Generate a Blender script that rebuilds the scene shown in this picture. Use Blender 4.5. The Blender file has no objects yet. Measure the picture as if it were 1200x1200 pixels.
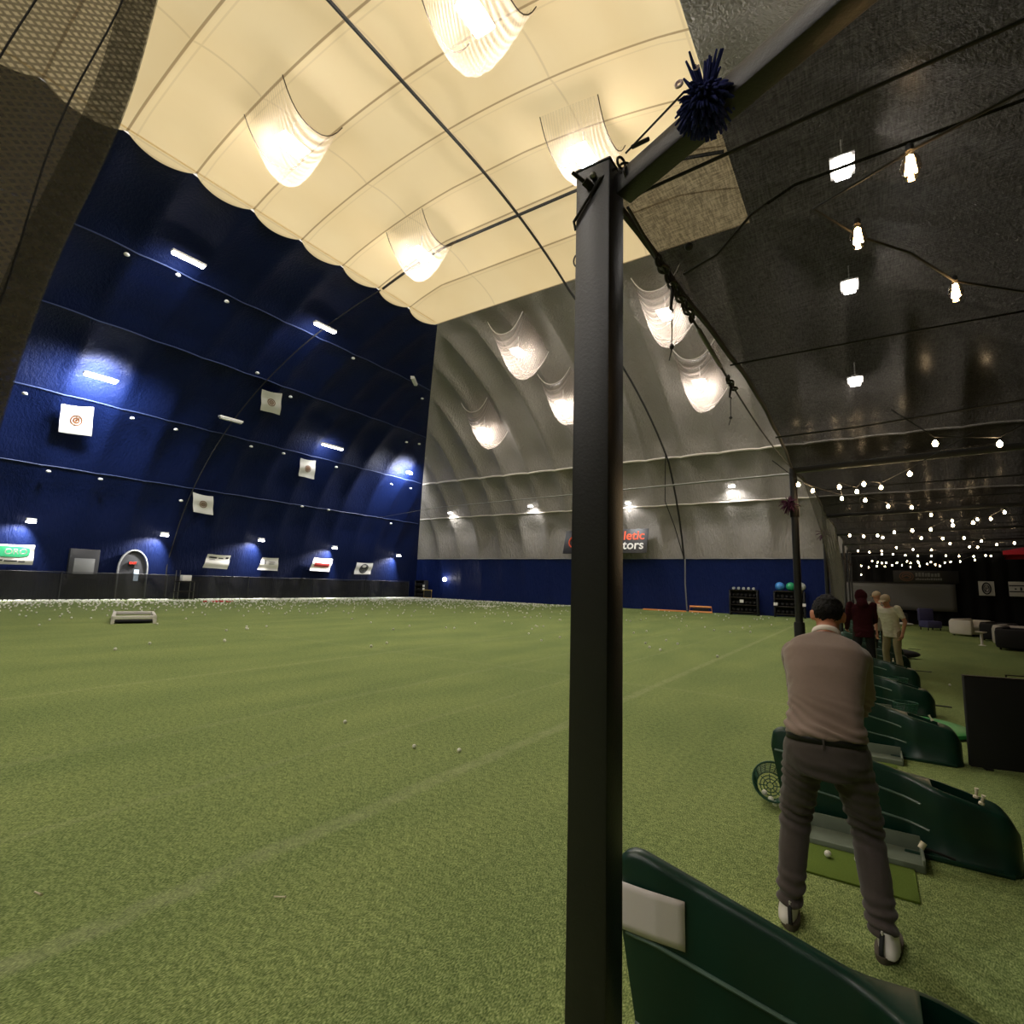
import bpy, bmesh, math, random
from mathutils import Vector, Matrix, noise
C = bpy.context.scene.collection
PI = math.pi
rnd = random.Random(7)

# ------------------------------------------------------------------ helpers
def lin(v):
    v /= 255.0
    return v/12.92 if v <= 0.04045 else ((v+0.055)/1.055)**2.4
def S(r, g, b): return (lin(r), lin(g), lin(b), 1.0)

class N:
    """small node-tree helper"""
    def __init__(s, name):
        s.m = bpy.data.materials.new(name); s.m.use_nodes = True
        s.t = s.m.node_tree; s.t.nodes.clear()
        s.out = s.t.nodes.new('ShaderNodeOutputMaterial')
    def n(s, typ, **kw):
        nd = s.t.nodes.new(typ)
        for k, v in kw.items():
            if k in nd.inputs: nd.inputs[k].default_value = v
            else: setattr(nd, k, v)
        return nd
    def l(s, a, b): s.t.links.new(a, b)
    def surf(s, sock): s.l(sock, s.out.inputs['Surface'])

def mat(name, col, rough=0.6, metal=0.0, spec=0.5, nscale=0.0, namt=0.0, bump=0.0, bscale=60.0, stretch=None, coat=0.0, sheen=0.0):
    k = N(name)
    p = k.n('ShaderNodeBsdfPrincipled')
    p.inputs['Base Color'].default_value = col
    p.inputs['Roughness'].default_value = rough
    p.inputs['Metallic'].default_value = metal
    p.inputs['Specular IOR Level'].default_value = spec
    p.inputs['Coat Weight'].default_value = coat
    p.inputs['Sheen Weight'].default_value = sheen
    if namt or bump:
        tc = k.n('ShaderNodeTexCoord'); mp = k.n('ShaderNodeMapping')
        if stretch: mp.inputs['Scale'].default_value = stretch
        k.l(tc.outputs['Object'], mp.inputs['Vector'])
    if namt:
        nz = k.n('ShaderNodeTexNoise'); nz.inputs['Scale'].default_value = nscale; nz.inputs['Detail'].default_value = 4
        k.l(mp.outputs[0], nz.inputs['Vector'])
        mx = k.n('ShaderNodeMix', data_type='RGBA')
        mx.inputs[6].default_value = tuple(c*(1-namt) for c in col[:3])+(1,)
        mx.inputs[7].default_value = tuple(min(1, c*(1+namt)) for c in col[:3])+(1,)
        k.l(nz.outputs['Fac'], mx.inputs[0]); k.l(mx.outputs[2], p.inputs['Base Color'])
    if bump:
        nb = k.n('ShaderNodeTexNoise'); nb.inputs['Scale'].default_value = bscale; nb.inputs['Detail'].default_value = 5
        k.l(mp.outputs[0], nb.inputs['Vector'])
        b = k.n('ShaderNodeBump'); b.inputs['Strength'].default_value = bump; b.inputs['Distance'].default_value = 0.02
        k.l(nb.outputs['Fac'], b.inputs['Height']); k.l(b.outputs[0], p.inputs['Normal'])
    k.surf(p.outputs[0])
    return k.m

def emis(name, col, strength):
    k = N(name); e = k.n('ShaderNodeEmission'); e.inputs[0].default_value = col; e.inputs[1].default_value = strength
    k.surf(e.outputs[0]); return k.m

class MB:
    def __init__(s): s.v = []; s.f = []; s.mi = []; s.cur = 0
    def add(s, vs, fs):
        b = len(s.v); s.v += [tuple(v) for v in vs]; s.f += [tuple(b+i for i in f) for f in fs]; s.mi += [s.cur]*len(fs); return s
    def box(s, x0, x1, y0, y1, z0, z1, M=None, bev=0.0):
        if bev:
            bm = bmesh.new(); bmesh.ops.create_cube(bm, size=1.0)
            for v in bm.verts: v.co = Vector(((x0+x1)/2+v.co.x*(x1-x0), (y0+y1)/2+v.co.y*(y1-y0), (z0+z1)/2+v.co.z*(z1-z0)))
            bmesh.ops.bevel(bm, geom=list(bm.edges), offset=bev, segments=2, affect='EDGES', profile=0.5)
            bm.verts.index_update()
            vs = [v.co.copy() for v in bm.verts]; fs = [[v.index for v in f.verts] for f in bm.faces]; bm.free()
        else:
            vs = [Vector(p) for p in ((x0,y0,z0),(x1,y0,z0),(x1,y1,z0),(x0,y1,z0),(x0,y0,z1),(x1,y0,z1),(x1,y1,z1),(x0,y1,z1))]
            fs = [(0,3,2,1),(4,5,6,7),(0,1,5,4),(1,2,6,5),(2,3,7,6),(3,0,4,7)]
        if M: vs = [M @ v for v in vs]
        return s.add(vs, fs)
    def tube(s, path, r, n=8, cap=True, closed=False):
        P = [Vector(p) for p in path]; R = r if isinstance(r, (list, tuple)) else [r]*len(P)
        vs = []; fs = []; m = len(P); up = None
        for i, p in enumerate(P):
            if closed: d = P[(i+1) % m]-P[i-1]
            else: d = P[min(i+1, m-1)]-P[max(i-1, 0)]
            if d.length < 1e-9: d = Vector((0,0,1))
            d.normalize()
            if up is None: up = Vector((0,0,1)) if abs(d.z) < 0.9 else Vector((1,0,0))
            a = d.cross(up)
            if a.length < 1e-4: a = d.orthogonal()
            a.normalize(); b = a.cross(d).normalized(); up = b
            for j in range(n):
                t = 2*PI*j/n; vs.append(p + (a*math.cos(t)+b*math.sin(t))*R[i])
        for i in range(m if closed else m-1):
            k = (i+1) % m
            for j in range(n): fs.append((i*n+j, i*n+(j+1) % n, k*n+(j+1) % n, k*n+j))
        if cap and not closed: fs.append(tuple(reversed(range(n)))); fs.append(tuple((m-1)*n+j for j in range(n)))
        return s.add(vs, fs)
    def lathe(s, prof, n=20, c=(0,0,0), M=None, cap=True):
        vs = []; fs = []; m = len(prof)
        for r, z in prof:
            for j in range(n):
                t = 2*PI*j/n; v = Vector((r*math.cos(t), r*math.sin(t), z)); v = (M @ v if M else v)+Vector(c); vs.append(v)
        for i in range(m-1):
            for j in range(n): fs.append((i*n+j, i*n+(j+1) % n, (i+1)*n+(j+1) % n, (i+1)*n+j))
        if cap: fs.append(tuple(reversed(range(n)))); fs.append(tuple((m-1)*n+j for j in range(n)))
        return s.add(vs, fs)
    def ball(s, c, r, n=12, sc=(1,1,1), M=None):
        prof = [(max(1e-4, math.sin(PI*i/n)), -math.cos(PI*i/n)) for i in range(n+1)]
        Ms = Matrix.Diagonal((r*sc[0], r*sc[1], r*sc[2], 1))
        return s.lathe(prof, n+4, c, (M @ Ms) if M else Ms)
    def grid(s, fn, nu, nv):
        vs = [fn(i/nu, j/nv) for i in range(nu+1) for j in range(nv+1)]
        fs = [(i*(nv+1)+j, (i+1)*(nv+1)+j, (i+1)*(nv+1)+j+1, i*(nv+1)+j+1) for i in range(nu) for j in range(nv)]
        return s.add(vs, fs)
    def prism(s, poly, y0, y1, M=None):
        n = len(poly)
        vs = [Vector((x, y0, z)) for x, z in poly]+[Vector((x, y1, z)) for x, z in poly]
        if M: vs = [M @ v for v in vs]
        fs = [tuple(range(n)), tuple(reversed(range(n, 2*n)))]+[(i, i+n, (i+1) % n+n, (i+1) % n) for i in range(n)]
        return s.add(vs, fs)
    def build(s, name, mats, parent=None, smooth=True, loc=None, world=False, angle=40, weld=False, solid=0):
        me = bpy.data.meshes.new(name)
        off = Vector(parent.location) if (parent and world) else Vector((0,0,0))
        if loc is not None and not parent: off = Vector(loc)
        me.from_pydata([tuple(Vector(v)-off) if (parent and world) else tuple(v) for v in s.v], [], s.f)
        mats = mats if isinstance(mats, (list, tuple)) else [mats]
        for m in mats: me.materials.append(m)
        if len(mats) > 1:
            for p, i in zip(me.polygons, s.mi): p.material_index = i
        bm = bmesh.new(); bm.from_mesh(me)
        if weld: bmesh.ops.remove_doubles(bm, verts=bm.verts, dist=1e-4)
        bmesh.ops.recalc_face_normals(bm, faces=bm.faces)
        bm.to_mesh(me); bm.free()
        if smooth:
            for p in me.polygons: p.use_smooth = True
            try: me.set_sharp_from_angle(angle=math.radians(angle))
            except Exception: pass
        o = bpy.data.objects.new(name, me); C.objects.link(o)
        if parent: o.parent = parent
        elif loc is not None: o.location = loc
        if solid:
            md = o.modifiers.new('solid', 'SOLIDIFY'); md.thickness = solid
        return o

def tag(o, label=None, cat=None, group=None, kind=None):
    if label: o['label'] = label
    if cat: o['category'] = cat
    if group: o['group'] = group
    if kind: o['kind'] = kind
    return o
def thing(name, label, cat, loc=(0,0,0), rz=0.0, group=None):
    o = bpy.data.objects.new(name, None); C.objects.link(o); o.empty_display_size = 0.1
    o.location = loc; o.rotation_euler = (0, 0, rz)
    return tag(o, label, cat, group)
def dup(root, loc=None, rz=None, label=None, group=None):
    def cp(o, par):
        c = o.copy(); C.objects.link(c)
        if par: c.parent = par
        for ch in [x for x in bpy.data.objects if x.parent == o]: cp(ch, c)
        return c
    r = cp(root, None)
    if loc is not None: r.location = loc
    if rz is not None: r.rotation_euler = (0, 0, rz)
    if label: r['label'] = label
    if group: r['group'] = group
    return r

def text_mesh(txt, size, name, m, parent=None, M=None, extrude=0.004, align='CENTER'):
    cu = bpy.data.curves.new('txt', 'FONT'); cu.body = txt; cu.size = size; cu.extrude = extrude
    cu.align_x = align; cu.align_y = 'CENTER'
    cu.offset = size*0.012
    o = bpy.data.objects.new('txt', cu); C.objects.link(o)
    dg = bpy.context.evaluated_depsgraph_get(); dg.update()
    me = bpy.data.meshes.new_from_object(o.evaluated_get(dg))
    bpy.data.objects.remove(o); bpy.data.curves.remove(cu)
    me.materials.clear(); me.materials.append(m)
    if M: me.transform(M)
    r = bpy.data.objects.new(name, me); C.objects.link(r)
    if parent: r.parent = parent
    return r

def organic(name, blobs, voxel, m, parent=None, smooth=4, fn=None):
    """one continuous surface grown from overlapping tapered capsules and lofts"""
    b = MB()
    for bl in blobs:
        if bl[0] == 'cap':
            _, p0, p1, r0, r1 = bl; p0 = Vector(p0); p1 = Vector(p1); d = (p1-p0)
            L = d.length; d = d.normalized() if L > 1e-6 else Vector((0,0,1))
            path = []; rad = []
            for i in range(5):
                a = PI/2*i/4; path.append(p0-d*r0*math.cos(a)); rad.append(max(1e-3, r0*math.sin(a)))
            for i in range(5):
                a = PI/2*i/4; path.append(p1+d*r1*math.sin(a)); rad.append(max(1e-3, r1*math.cos(a)))
            b.tube(path, rad, 14)
        elif bl[0] == 'loft':
            vs = []; n = 24; st = bl[1]
            for (c, rx, ry, p) in st:
                ay = Vector((0, math.cos(p), math.sin(p)))
                for j in range(n):
                    t = 2*PI*j/n; ct, stt = math.cos(t), math.sin(t)
                    e = 0.85
                    vs.append(Vector(c)+Vector((1,0,0))*rx*math.copysign(abs(ct)**e, ct)+ay*ry*math.copysign(abs(stt)**e, stt))
            fs = []
            for i in range(len(st)-1):
                for j in range(n): fs.append((i*n+j, i*n+(j+1) % n, (i+1)*n+(j+1) % n, (i+1)*n+j))
            fs.append(tuple(reversed(range(n)))); fs.append(tuple((len(st)-1)*n+j for j in range(n)))
            b.add(vs, fs)
        elif bl[0] == 'ell':
            _, c, sc, M = bl; b.ball(c, 1.0, 14, sc, M)
    o = b.build('tmp_organic', m, None, smooth=False)
    r = o.modifiers.new('r', 'REMESH'); r.mode = 'VOXEL'; r.voxel_size = voxel; r.use_smooth_shade = True
    if smooth:
        sm = o.modifiers.new('s', 'SMOOTH'); sm.iterations = smooth; sm.factor = 0.5
    dg = bpy.context.evaluated_depsgraph_get(); dg.update()
    me = bpy.data.meshes.new_from_object(o.evaluated_get(dg))
    old = o.data; bpy.data.objects.remove(o); bpy.data.meshes.remove(old)
    if fn:
        nn = [v.normal.copy() for v in me.vertices]
        for v, q in zip(me.vertices, nn): v.co = fn(v.co.copy(), q)
        me.update()
    for p in me.polygons: p.use_smooth = True
    me.name = name
    r = bpy.data.objects.new(name, me); C.objects.link(r)
    if parent: r.parent = parent
    return r

# ------------------------------------------------------------------ dome geometry
XL, XR, YF, YN, W, H, TB = -38.8, 12.8, 40.5, -25.0, 25.8, 19.6, 16.4
def prof(t):
    t = min(max(t, 0.0), W); return H*math.sqrt(max(0.0, 1-(1-t/W)**2))
def vz(x, y): return prof(min(x-XL, XR-x, YF-y, y-YN))
def pil(a, a0, step=2.5): return abs(math.sin(PI*(a-a0)/step))**0.62
def seamf(t, seams, wid, dip):
    d = min(abs(t-s) for s in seams) if seams else 9
    return 1-dip*max(0.0, 1-d/wid)
Y0, X0 = 1.6, -35.3

# ------------------------------------------------------------------ materials
def turf_material():
    k = N('artificial_turf'); p = k.n('ShaderNodeBsdfPrincipled')
    tc = k.n('ShaderNodeTexCoord')
    def nz(scale, det=4, st=None):
        n = k.n('ShaderNodeTexNoise'); n.inputs['Scale'].default_value = scale; n.inputs['Detail'].default_value = det
        if st:
            mp = k.n('ShaderNodeMapping'); mp.inputs['Scale'].default_value = st[:3]; mp.inputs['Rotation'].default_value = (0,0,st[3])
            k.l(tc.outputs['Object'], mp.inputs['Vector']); k.l(mp.outputs[0], n.inputs['Vector'])
        else: k.l(tc.outputs['Object'], n.inputs['Vector'])
        return n.outputs['Fac']
    def ramp(sock, stops):
        r = k.n('ShaderNodeValToRGB'); e = r.color_ramp.elements
        while len(e) < len(stops): e.new(0.5)
        for el, (pos, c) in zip(e, stops): el.position = pos; el.color = c
        k.l(sock, r.inputs[0]); return r.outputs[0]
    fine = ramp(nz(1.0, 6, (150.0,62.0,60.0,0.5)), [(0.34, S(84,101,56)), (0.5, S(128,146,88)), (0.66, S(172,184,126))])
    mid = ramp(nz(22, 4), [(0.35, (0.72,0.74,0.70,1)), (0.65, (1.12,1.1,1.08,1))])
    big = ramp(nz(0.9, 3, (1.0,0.35,1,0.6)), [(0.35, (0.84,0.86,0.82,1)), (0.68, (1.1,1.06,1.02,1))])
    def mul(a, b):
        m = k.n('ShaderNodeMix', data_type='RGBA', blend_type='MULTIPLY'); m.inputs[0].default_value = 1
        k.l(a, m.inputs[6]); k.l(b, m.inputs[7]); return m.outputs[2]
    col = mul(mul(fine, mid), big)
    # worn painted lines running along the range and across it
    sx = k.n('ShaderNodeSeparateXYZ'); k.l(tc.outputs['Object'], sx.inputs[0])
    wob = k.n('ShaderNodeMath', operation='MULTIPLY_ADD'); k.l(nz(2.0, 3), wob.inputs[0]); wob.inputs[1].default_value = 0.10; wob.inputs[2].default_value = -0.05
    total = None
    for axis, pos, half, amt in ((0,-3.13,0.085,0.17),(0,-6.25,0.08,0.08),(0,-9.4,0.08,0.10),(1,9.2,0.1,0.07),(0,-4.55,0.05,0.09)):
        ad = k.n('ShaderNodeMath', operation='ADD'); k.l(sx.outputs[axis], ad.inputs[0]); k.l(wob.outputs[0], ad.inputs[1])
        sb = k.n('ShaderNodeMath', operation='SUBTRACT'); k.l(ad.outputs[0], sb.inputs[0]); sb.inputs[1].default_value = pos
        ab = k.n('ShaderNodeMath', operation='ABSOLUTE'); k.l(sb.outputs[0], ab.inputs[0])
        mr = k.n('ShaderNodeMapRange'); mr.inputs['From Min'].default_value = half*0.5; mr.inputs['From Max'].default_value = half*1.2
        mr.inputs['To Min'].default_value = amt; mr.inputs['To Max'].default_value = 0; k.l(ab.outputs[0], mr.inputs['Value'])
        if total is None: total = mr.outputs[0]
        else:
            mx = k.n('ShaderNodeMath', operation='MAXIMUM'); k.l(total, mx.inputs[0]); k.l(mr.outputs[0], mx.inputs[1]); total = mx.outputs[0]
    wear = k.n('ShaderNodeMath', operation='MULTIPLY'); k.l(total, wear.inputs[0])
    wr = k.n('ShaderNodeMapRange'); k.l(nz(5, 4), wr.inputs['Value']); wr.inputs['From Min'].default_value = 0.35; wr.inputs['From Max'].default_value = 0.6; wr.inputs['To Min'].default_value = 0.35
    k.l(wr.outputs[0], wear.inputs[1])
    m = k.n('ShaderNodeMix', data_type='RGBA'); k.l(wear.outputs[0], m.inputs[0]); k.l(col, m.inputs[6]); m.inputs[7].default_value = S(200,200,165)
    k.l(m.outputs[2], p.inputs['Base Color'])
    p.inputs['Roughness'].default_value = 0.9; p.inputs['Specular IOR Level'].default_value = 0.15
    b = k.n('ShaderNodeBump'); b.inputs['Strength'].default_value = 0.45; b.inputs['Distance'].default_value = 0.02
    k.l(nz(1.0, 6, (150.0,62.0,60.0,0.5)), b.inputs['Height']); k.l(b.outputs[0], p.inputs['Normal'])
    k.surf(p.outputs[0]); return k.m

def dome_fabric(name, col, rough, wr_axis, wr=0.35, spec=0.4):
    k = N(name); p = k.n('ShaderNodeBsdfPrincipled'); p.inputs['Base Color'].default_value = col
    p.inputs['Roughness'].default_value = rough; p.inputs['Specular IOR Level'].default_value = spec
    tc = k.n('ShaderNodeTexCoord')
    mp = k.n('ShaderNodeMapping'); mp.inputs['Scale'].default_value = (5.0, 5.0, 0.8); mp.inputs['Rotation'].default_value = wr_axis
    k.l(tc.outputs['Object'], mp.inputs[0])
    n1 = k.n('ShaderNodeTexNoise'); n1.inputs['Scale'].default_value = 1.6; n1.inputs['Detail'].default_value = 5; n1.inputs['Distortion'].default_value = 0.6
    k.l(mp.outputs[0], n1.inputs['Vector'])
    n2 = k.n('ShaderNodeTexNoise'); n2.inputs['Scale'].default_value = 0.5; k.l(tc.outputs['Object'], n2.inputs['Vector'])
    mx = k.n('ShaderNodeMix', data_type='RGBA'); mx.inputs[6].default_value = tuple(c*0.86 for c in col[:3])+(1,); mx.inputs[7].default_value = tuple(c*1.12 for c in col[:3])+(1,)
    k.l(n2.outputs['Fac'], mx.inputs[0]); k.l(mx.outputs[2], p.inputs['Base Color'])
    b = k.n('ShaderNodeBump'); b.inputs['Strength'].default_value = wr; b.inputs['Distance'].default_value = 0.25
    k.l(n1.outputs['Fac'], b.inputs['Height']); k.l(b.outputs[0], p.inputs['Normal'])
    k.surf(p.outputs[0]); return k.m

def cream_material():
    k = N('translucent_cream_fabric')
    tc = k.n('ShaderNodeTexCoord'); sx = k.n('ShaderNodeSeparateXYZ'); k.l(tc.outputs['Object'], sx.inputs[0])
    def line(axis, off, step, half):
        a = k.n('ShaderNodeMath', operation='SUBTRACT'); k.l(sx.outputs[axis], a.inputs[0]); a.inputs[1].default_value = off-step/2
        w = k.n('ShaderNodeMath', operation='FLOORED_MODULO'); k.l(a.outputs[0], w.inputs[0]); w.inputs[1].default_value = step
        s = k.n('ShaderNodeMath', operation='SUBTRACT'); k.l(w.outputs[0], s.inputs[0]); s.inputs[1].default_value = step/2
        ab = k.n('ShaderNodeMath', operation='ABSOLUTE'); k.l(s.outputs[0], ab.inputs[0])
        mr = k.n('ShaderNodeMapRange'); k.l(ab.outputs[0], mr.inputs['Value']); mr.inputs['From Min'].default_value = half*0.6; mr.inputs['From Max'].default_value = half; mr.inputs['To Min'].default_value = 1; mr.inputs['To Max'].default_value = 0
        return mr.outputs[0]
    def scl(s, f):
        m = k.n('ShaderNodeMath', operation='MULTIPLY'); k.l(s, m.inputs[0]); m.inputs[1].default_value = f; return m.outputs[0]
    def mx(a, b):
        m = k.n('ShaderNodeMath', operation='MAXIMUM'); k.l(a, m.inputs[0]); k.l(b, m.inputs[1]); return m.outputs[0]
    ln = mx(mx(scl(line(1, Y0, 2.5, 0.05), 0.62), scl(line(0, -17.8, 4.7, 0.05), 0.16)), scl(line(1, Y0+0.30, 2.5, 0.04), 0.12))
    nz = k.n('ShaderNodeTexNoise'); nz.inputs['Scale'].default_value = 0.35; nz.inputs['Detail'].default_value = 4
    mp = k.n('ShaderNodeMapping'); mp.inputs['Scale'].default_value = (1.0, 0.45, 1); mp.inputs['Rotation'].default_value = (0,0,0.5)
    k.l(tc.outputs['Object'], mp.inputs[0]); k.l(mp.outputs[0], nz.inputs['Vector'])
    base = k.n('ShaderNodeMix', data_type='RGBA'); k.l(nz.outputs['Fac'], base.inputs[0])
    base.inputs[6].default_value = S(234,208,158); base.inputs[7].default_value = S(246,228,188)
    cm = k.n('ShaderNodeMix', data_type='RGBA'); k.l(ln, cm.inputs[0]); k.l(base.outputs[2], cm.inputs[6]); cm.inputs[7].default_value = S(120,88,50)
    tr = k.n('ShaderNodeBsdfTranslucent'); k.l(cm.outputs[2], tr.inputs[0])
    df = k.n('ShaderNodeBsdfDiffuse'); k.l(cm.outputs[2], df.inputs[0])
    ms = k.n('ShaderNodeMixShader'); ms.inputs[0].default_value = 0.35; k.l(tr.outputs[0], ms.inputs[1]); k.l(df.outputs[0], ms.inputs[2])
    k.surf(ms.outputs[0]); return k.m

def mesh_cloth(name, col, see, cell=0.0, rough=0.5, gloss=0.12, gr=0.35, tl=0.0):
    """woven shade cloth / netting: part of the light passes through it"""
    k = N(name); tc = k.n('ShaderNodeTexCoord')
    tr = k.n('ShaderNodeBsdfTransparent')
    df = k.n('ShaderNodeBsdfDiffuse')
    wv = k.n('ShaderNodeTexNoise'); wv.inputs['Scale'].default_value = 90
    mp = k.n('ShaderNodeMapping'); mp.inputs['Scale'].default_value = (0.25, 2.0, 1.0); k.l(tc.outputs['Object'], mp.inputs[0]); k.l(mp.outputs[0], wv.inputs['Vector'])
    mp2 = k.n('ShaderNodeMapping'); mp2.inputs['Scale'].default_value = (2.0, 0.25, 1.0); k.l(tc.outputs['Object'], mp2.inputs[0])
    wv2 = k.n('ShaderNodeTexNoise'); wv2.inputs['Scale'].default_value = 90; k.l(mp2.outputs[0], wv2.inputs['Vector'])
    add = k.n('ShaderNodeMath', operation='ADD'); k.l(wv.outputs['Fac'], add.inputs[0]); k.l(wv2.outputs['Fac'], add.inputs[1])
    mr = k.n('ShaderNodeMapRange'); k.l(add.outputs[0], mr.inputs['Value']); mr.inputs['From Min'].default_value = 0.75; mr.inputs['From Max'].default_value = 1.25
    mr.inputs['To Min'].default_value = see*0.6; mr.inputs['To Max'].default_value = see*1.4
    fac = mr.outputs[0]
    if cell:
        # honeycomb knit
        vo = k.n('ShaderNodeTexVoronoi', feature='DISTANCE_TO_EDGE'); vo.inputs['Scale'].default_value = 1/cell; vo.inputs['Randomness'].default_value = 0.12
        mr_ = k.n('ShaderNodeMapping'); mr_.inputs['Rotation'].default_value = (0,0,0.78); mr_.inputs['Scale'].default_value = (1.0,1.25,1.0); k.l(tc.outputs['UV'], mr_.inputs[0]); k.l(mr_.outputs[0], vo.inputs['Vector'])
        m2 = k.n('ShaderNodeMapRange'); k.l(vo.outputs['Distance'], m2.inputs['Value']); m2.inputs['From Min'].default_value = 0.08; m2.inputs['From Max'].default_value = 0.34
        m2.inputs['To Min'].default_value = see*0.5; m2.inputs['To Max'].default_value = min(0.95, see*1.6); fac = m2.outputs[0]
    df.inputs[0].default_value = col
    gl = k.n('ShaderNodeBsdfGlossy'); gl.inputs['Roughness'].default_value = gr; gl.inputs[0].default_value = (0.8,0.8,0.8,1)
    m1 = k.n('ShaderNodeMixShader'); m1.inputs[0].default_value = gloss
    if tl:
        tn = k.n('ShaderNodeBsdfTranslucent'); tn.inputs[0].default_value = col; mt = k.n('ShaderNodeMixShader'); mt.inputs[0].default_value = tl
        k.l(df.outputs[0], mt.inputs[1]); k.l(tn.outputs[0], mt.inputs[2]); k.l(mt.outputs[0], m1.inputs[1])
    else: k.l(df.outputs[0], m1.inputs[1]); k.l(gl.outputs[0], m1.inputs[2])
    bn = k.n('ShaderNodeTexNoise'); bn.inputs['Scale'].default_value = 1.3; bn.inputs['Detail'].default_value = 2; k.l(tc.outputs['Object'], bn.inputs['Vector'])
    bp = k.n('ShaderNodeBump'); bp.inputs['Strength'].default_value = 0.12; bp.inputs['Distance'].default_value = 0.1; k.l(bn.outputs['Fac'], bp.inputs['Height'])
    k.l(bp.outputs[0], gl.inputs['Normal']); k.l(bp.outputs[0], df.inputs['Normal'])
    ms = k.n('ShaderNodeMixShader'); k.l(fac, ms.inputs[0]); k.l(m1.outputs[0], ms.inputs[1]); k.l(tr.outputs[0], ms.inputs[2])
    k.surf(ms.outputs[0]); return k.m

def film_material(name, see=0.86):
    k = N(name)
    tr = k.n('ShaderNodeBsdfTransparent'); tl = k.n('ShaderNodeBsdfTranslucent'); gl = k.n('ShaderNodeBsdfGlossy'); df = k.n('ShaderNodeBsdfDiffuse')
    tl.inputs[0].default_value = S(205,190,176); df.inputs[0].default_value = S(190,176,164); gl.inputs['Roughness'].default_value = 0.3
    tc = k.n('ShaderNodeTexCoord'); wv = k.n('ShaderNodeTexWave'); wv.inputs['Scale'].default_value = 1.6; wv.inputs['Distortion'].default_value = 2.5; wv.inputs['Detail'].default_value = 2
    k.l(tc.outputs['UV'], wv.inputs['Vector'])
    b = k.n('ShaderNodeBump'); b.inputs['Strength'].default_value = 0.5; b.inputs['Distance'].default_value = 0.1; k.l(wv.outputs['Fac'], b.inputs['Height'])
    for s in (tl, df, gl): k.l(b.outputs[0], s.inputs['Normal'])
    a = k.n('ShaderNodeMixShader'); a.inputs[0].default_value = 0.35; k.l(tl.outputs[0], a.inputs[1]); k.l(df.outputs[0], a.inputs[2])
    c = k.n('ShaderNodeMixShader'); c.inputs[0].default_value = 0.12; k.l(a.outputs[0], c.inputs[1]); k.l(gl.outputs[0], c.inputs[2])
    d = k.n('ShaderNodeMixShader'); k.l(c.outputs[0], d.inputs[1]); k.l(tr.outputs[0], d.inputs[2])
    mr = k.n('ShaderNodeMapRange'); k.l(wv.outputs['Fac'], mr.inputs['Value']); mr.inputs['To Min'].default_value = see*0.88; mr.inputs['To Max'].default_value = min(0.97, see*1.1); k.l(mr.outputs[0], d.inputs[0])
    k.surf(d.outputs[0]); return k.m

M = {}
M['turf'] = turf_material()
M['blue'] = dome_fabric('navy_dome_fabric', (0.0013,0.0046,0.028,1), 0.5, (0,0,0), 0.25, 0.16)
M['blueband'] = dome_fabric('royal_blue_liner', S(13,28,78), 0.5, (0,0,0), 0.35, 0.2)
M['grey'] = dome_fabric('grey_dome_fabric', S(140,134,127), 0.5, (0.15,0.5,0), 0.5, 0.3)
M['cream'] = cream_material()
M['canopy'] = mesh_cloth('dark_shade_cloth', S(23,20,16), 0.18, 0, 0.5, 0.025, 0.22)
M['net'] = mesh_cloth('honeycomb_netting', S(104,95,80), 0.24, 0.010, 0.8, 0.03, 0.6, 0.7)
M['netdark'] = mesh_cloth('black_barrier_netting', S(22,21,20), 0.10, 0, 0.9, 0.02, 0.6)
M['drape'] = mesh_cloth('grey_drape_netting', S(92,90,80), 0.30, 0, 0.9, 0.02, 0.6, 0.6)
M['film'] = film_material('clear_light_bag_film', 0.94)
M['filmcloudy'] = film_material('cloudy_light_bag_film', 0.66)
M['blacksteel'] = mat('black_painted_steel', S(30,29,29), 0.38, 0.0, 0.5, 30, 0.15, 0.08, 120)
M['steel'] = mat('galvanised_steel', S(120,118,112), 0.4, 0.9)
M['darksteel'] = mat('dark_hardware_steel', S(42,38,34), 0.4, 0.7)
M['cable'] = mat('dark_cable', S(24,22,20), 0.6)
M['brownrope'] = mat('brown_hem_cord', S(70,52,36), 0.8)
M['greycable'] = mat('grey_wire', S(120,120,118), 0.5)
M['welt'] = mat('pale_seam_welt', S(215,208,196), 0.5)
M['blueweld'] = mat('blue_seam_welt', S(38,50,84), 0.6)
M['black'] = mat('matte_black', S(12,12,12), 0.7)
M['blackcloth'] = mat('black_curtain_cloth', S(20,19,18), 0.9, 0, 0.2, 3, 0.2, 0.2, 8, (6,6,0.4))
M['divider'] = mat('dark_green_moulded_plastic', S(12,50,37), 0.34, 0, 0.5, 60, 0.12, 0.05, 300)
M['rib'] = mat('worn_green_plastic_ridge', S(92,118,104), 0.35)
M['tray'] = mat('grey_green_plastic', S(118,128,112), 0.45, 0, 0.5, 12, 0.2)
M['mat'] = mat('dark_green_hitting_turf', S(92,112,42), 0.9, 0, 0.2, 180, 0.25, 0.3, 200)
M['rubber'] = mat('white_rubber', S(226,216,190), 0.5)
M['blackrubber'] = mat('black_rubber', S(20,20,20), 0.6)
M['golfball'] = mat('golf_ball_white', S(238,236,226), 0.3, 0, 0.5)
M['redball'] = mat('red_ball', S(205,60,60), 0.35)
M['paper'] = mat('laminated_paper', S(232,222,220), 0.4, 0, 0.5, 5, 0.04)
M['basket'] = mat('green_coated_wire', S(24,74,52), 0.4)
M['ringgreen'] = mat('bright_green_plastic', S(44,140,70), 0.4, 0, 0.5)
M['white'] = mat('white_vinyl', S(222,219,212), 0.5)
M['vinyl'] = mat('printed_banner_vinyl', S(208,204,196), 0.55, 0, 0.4, 3, 0.06)
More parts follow.
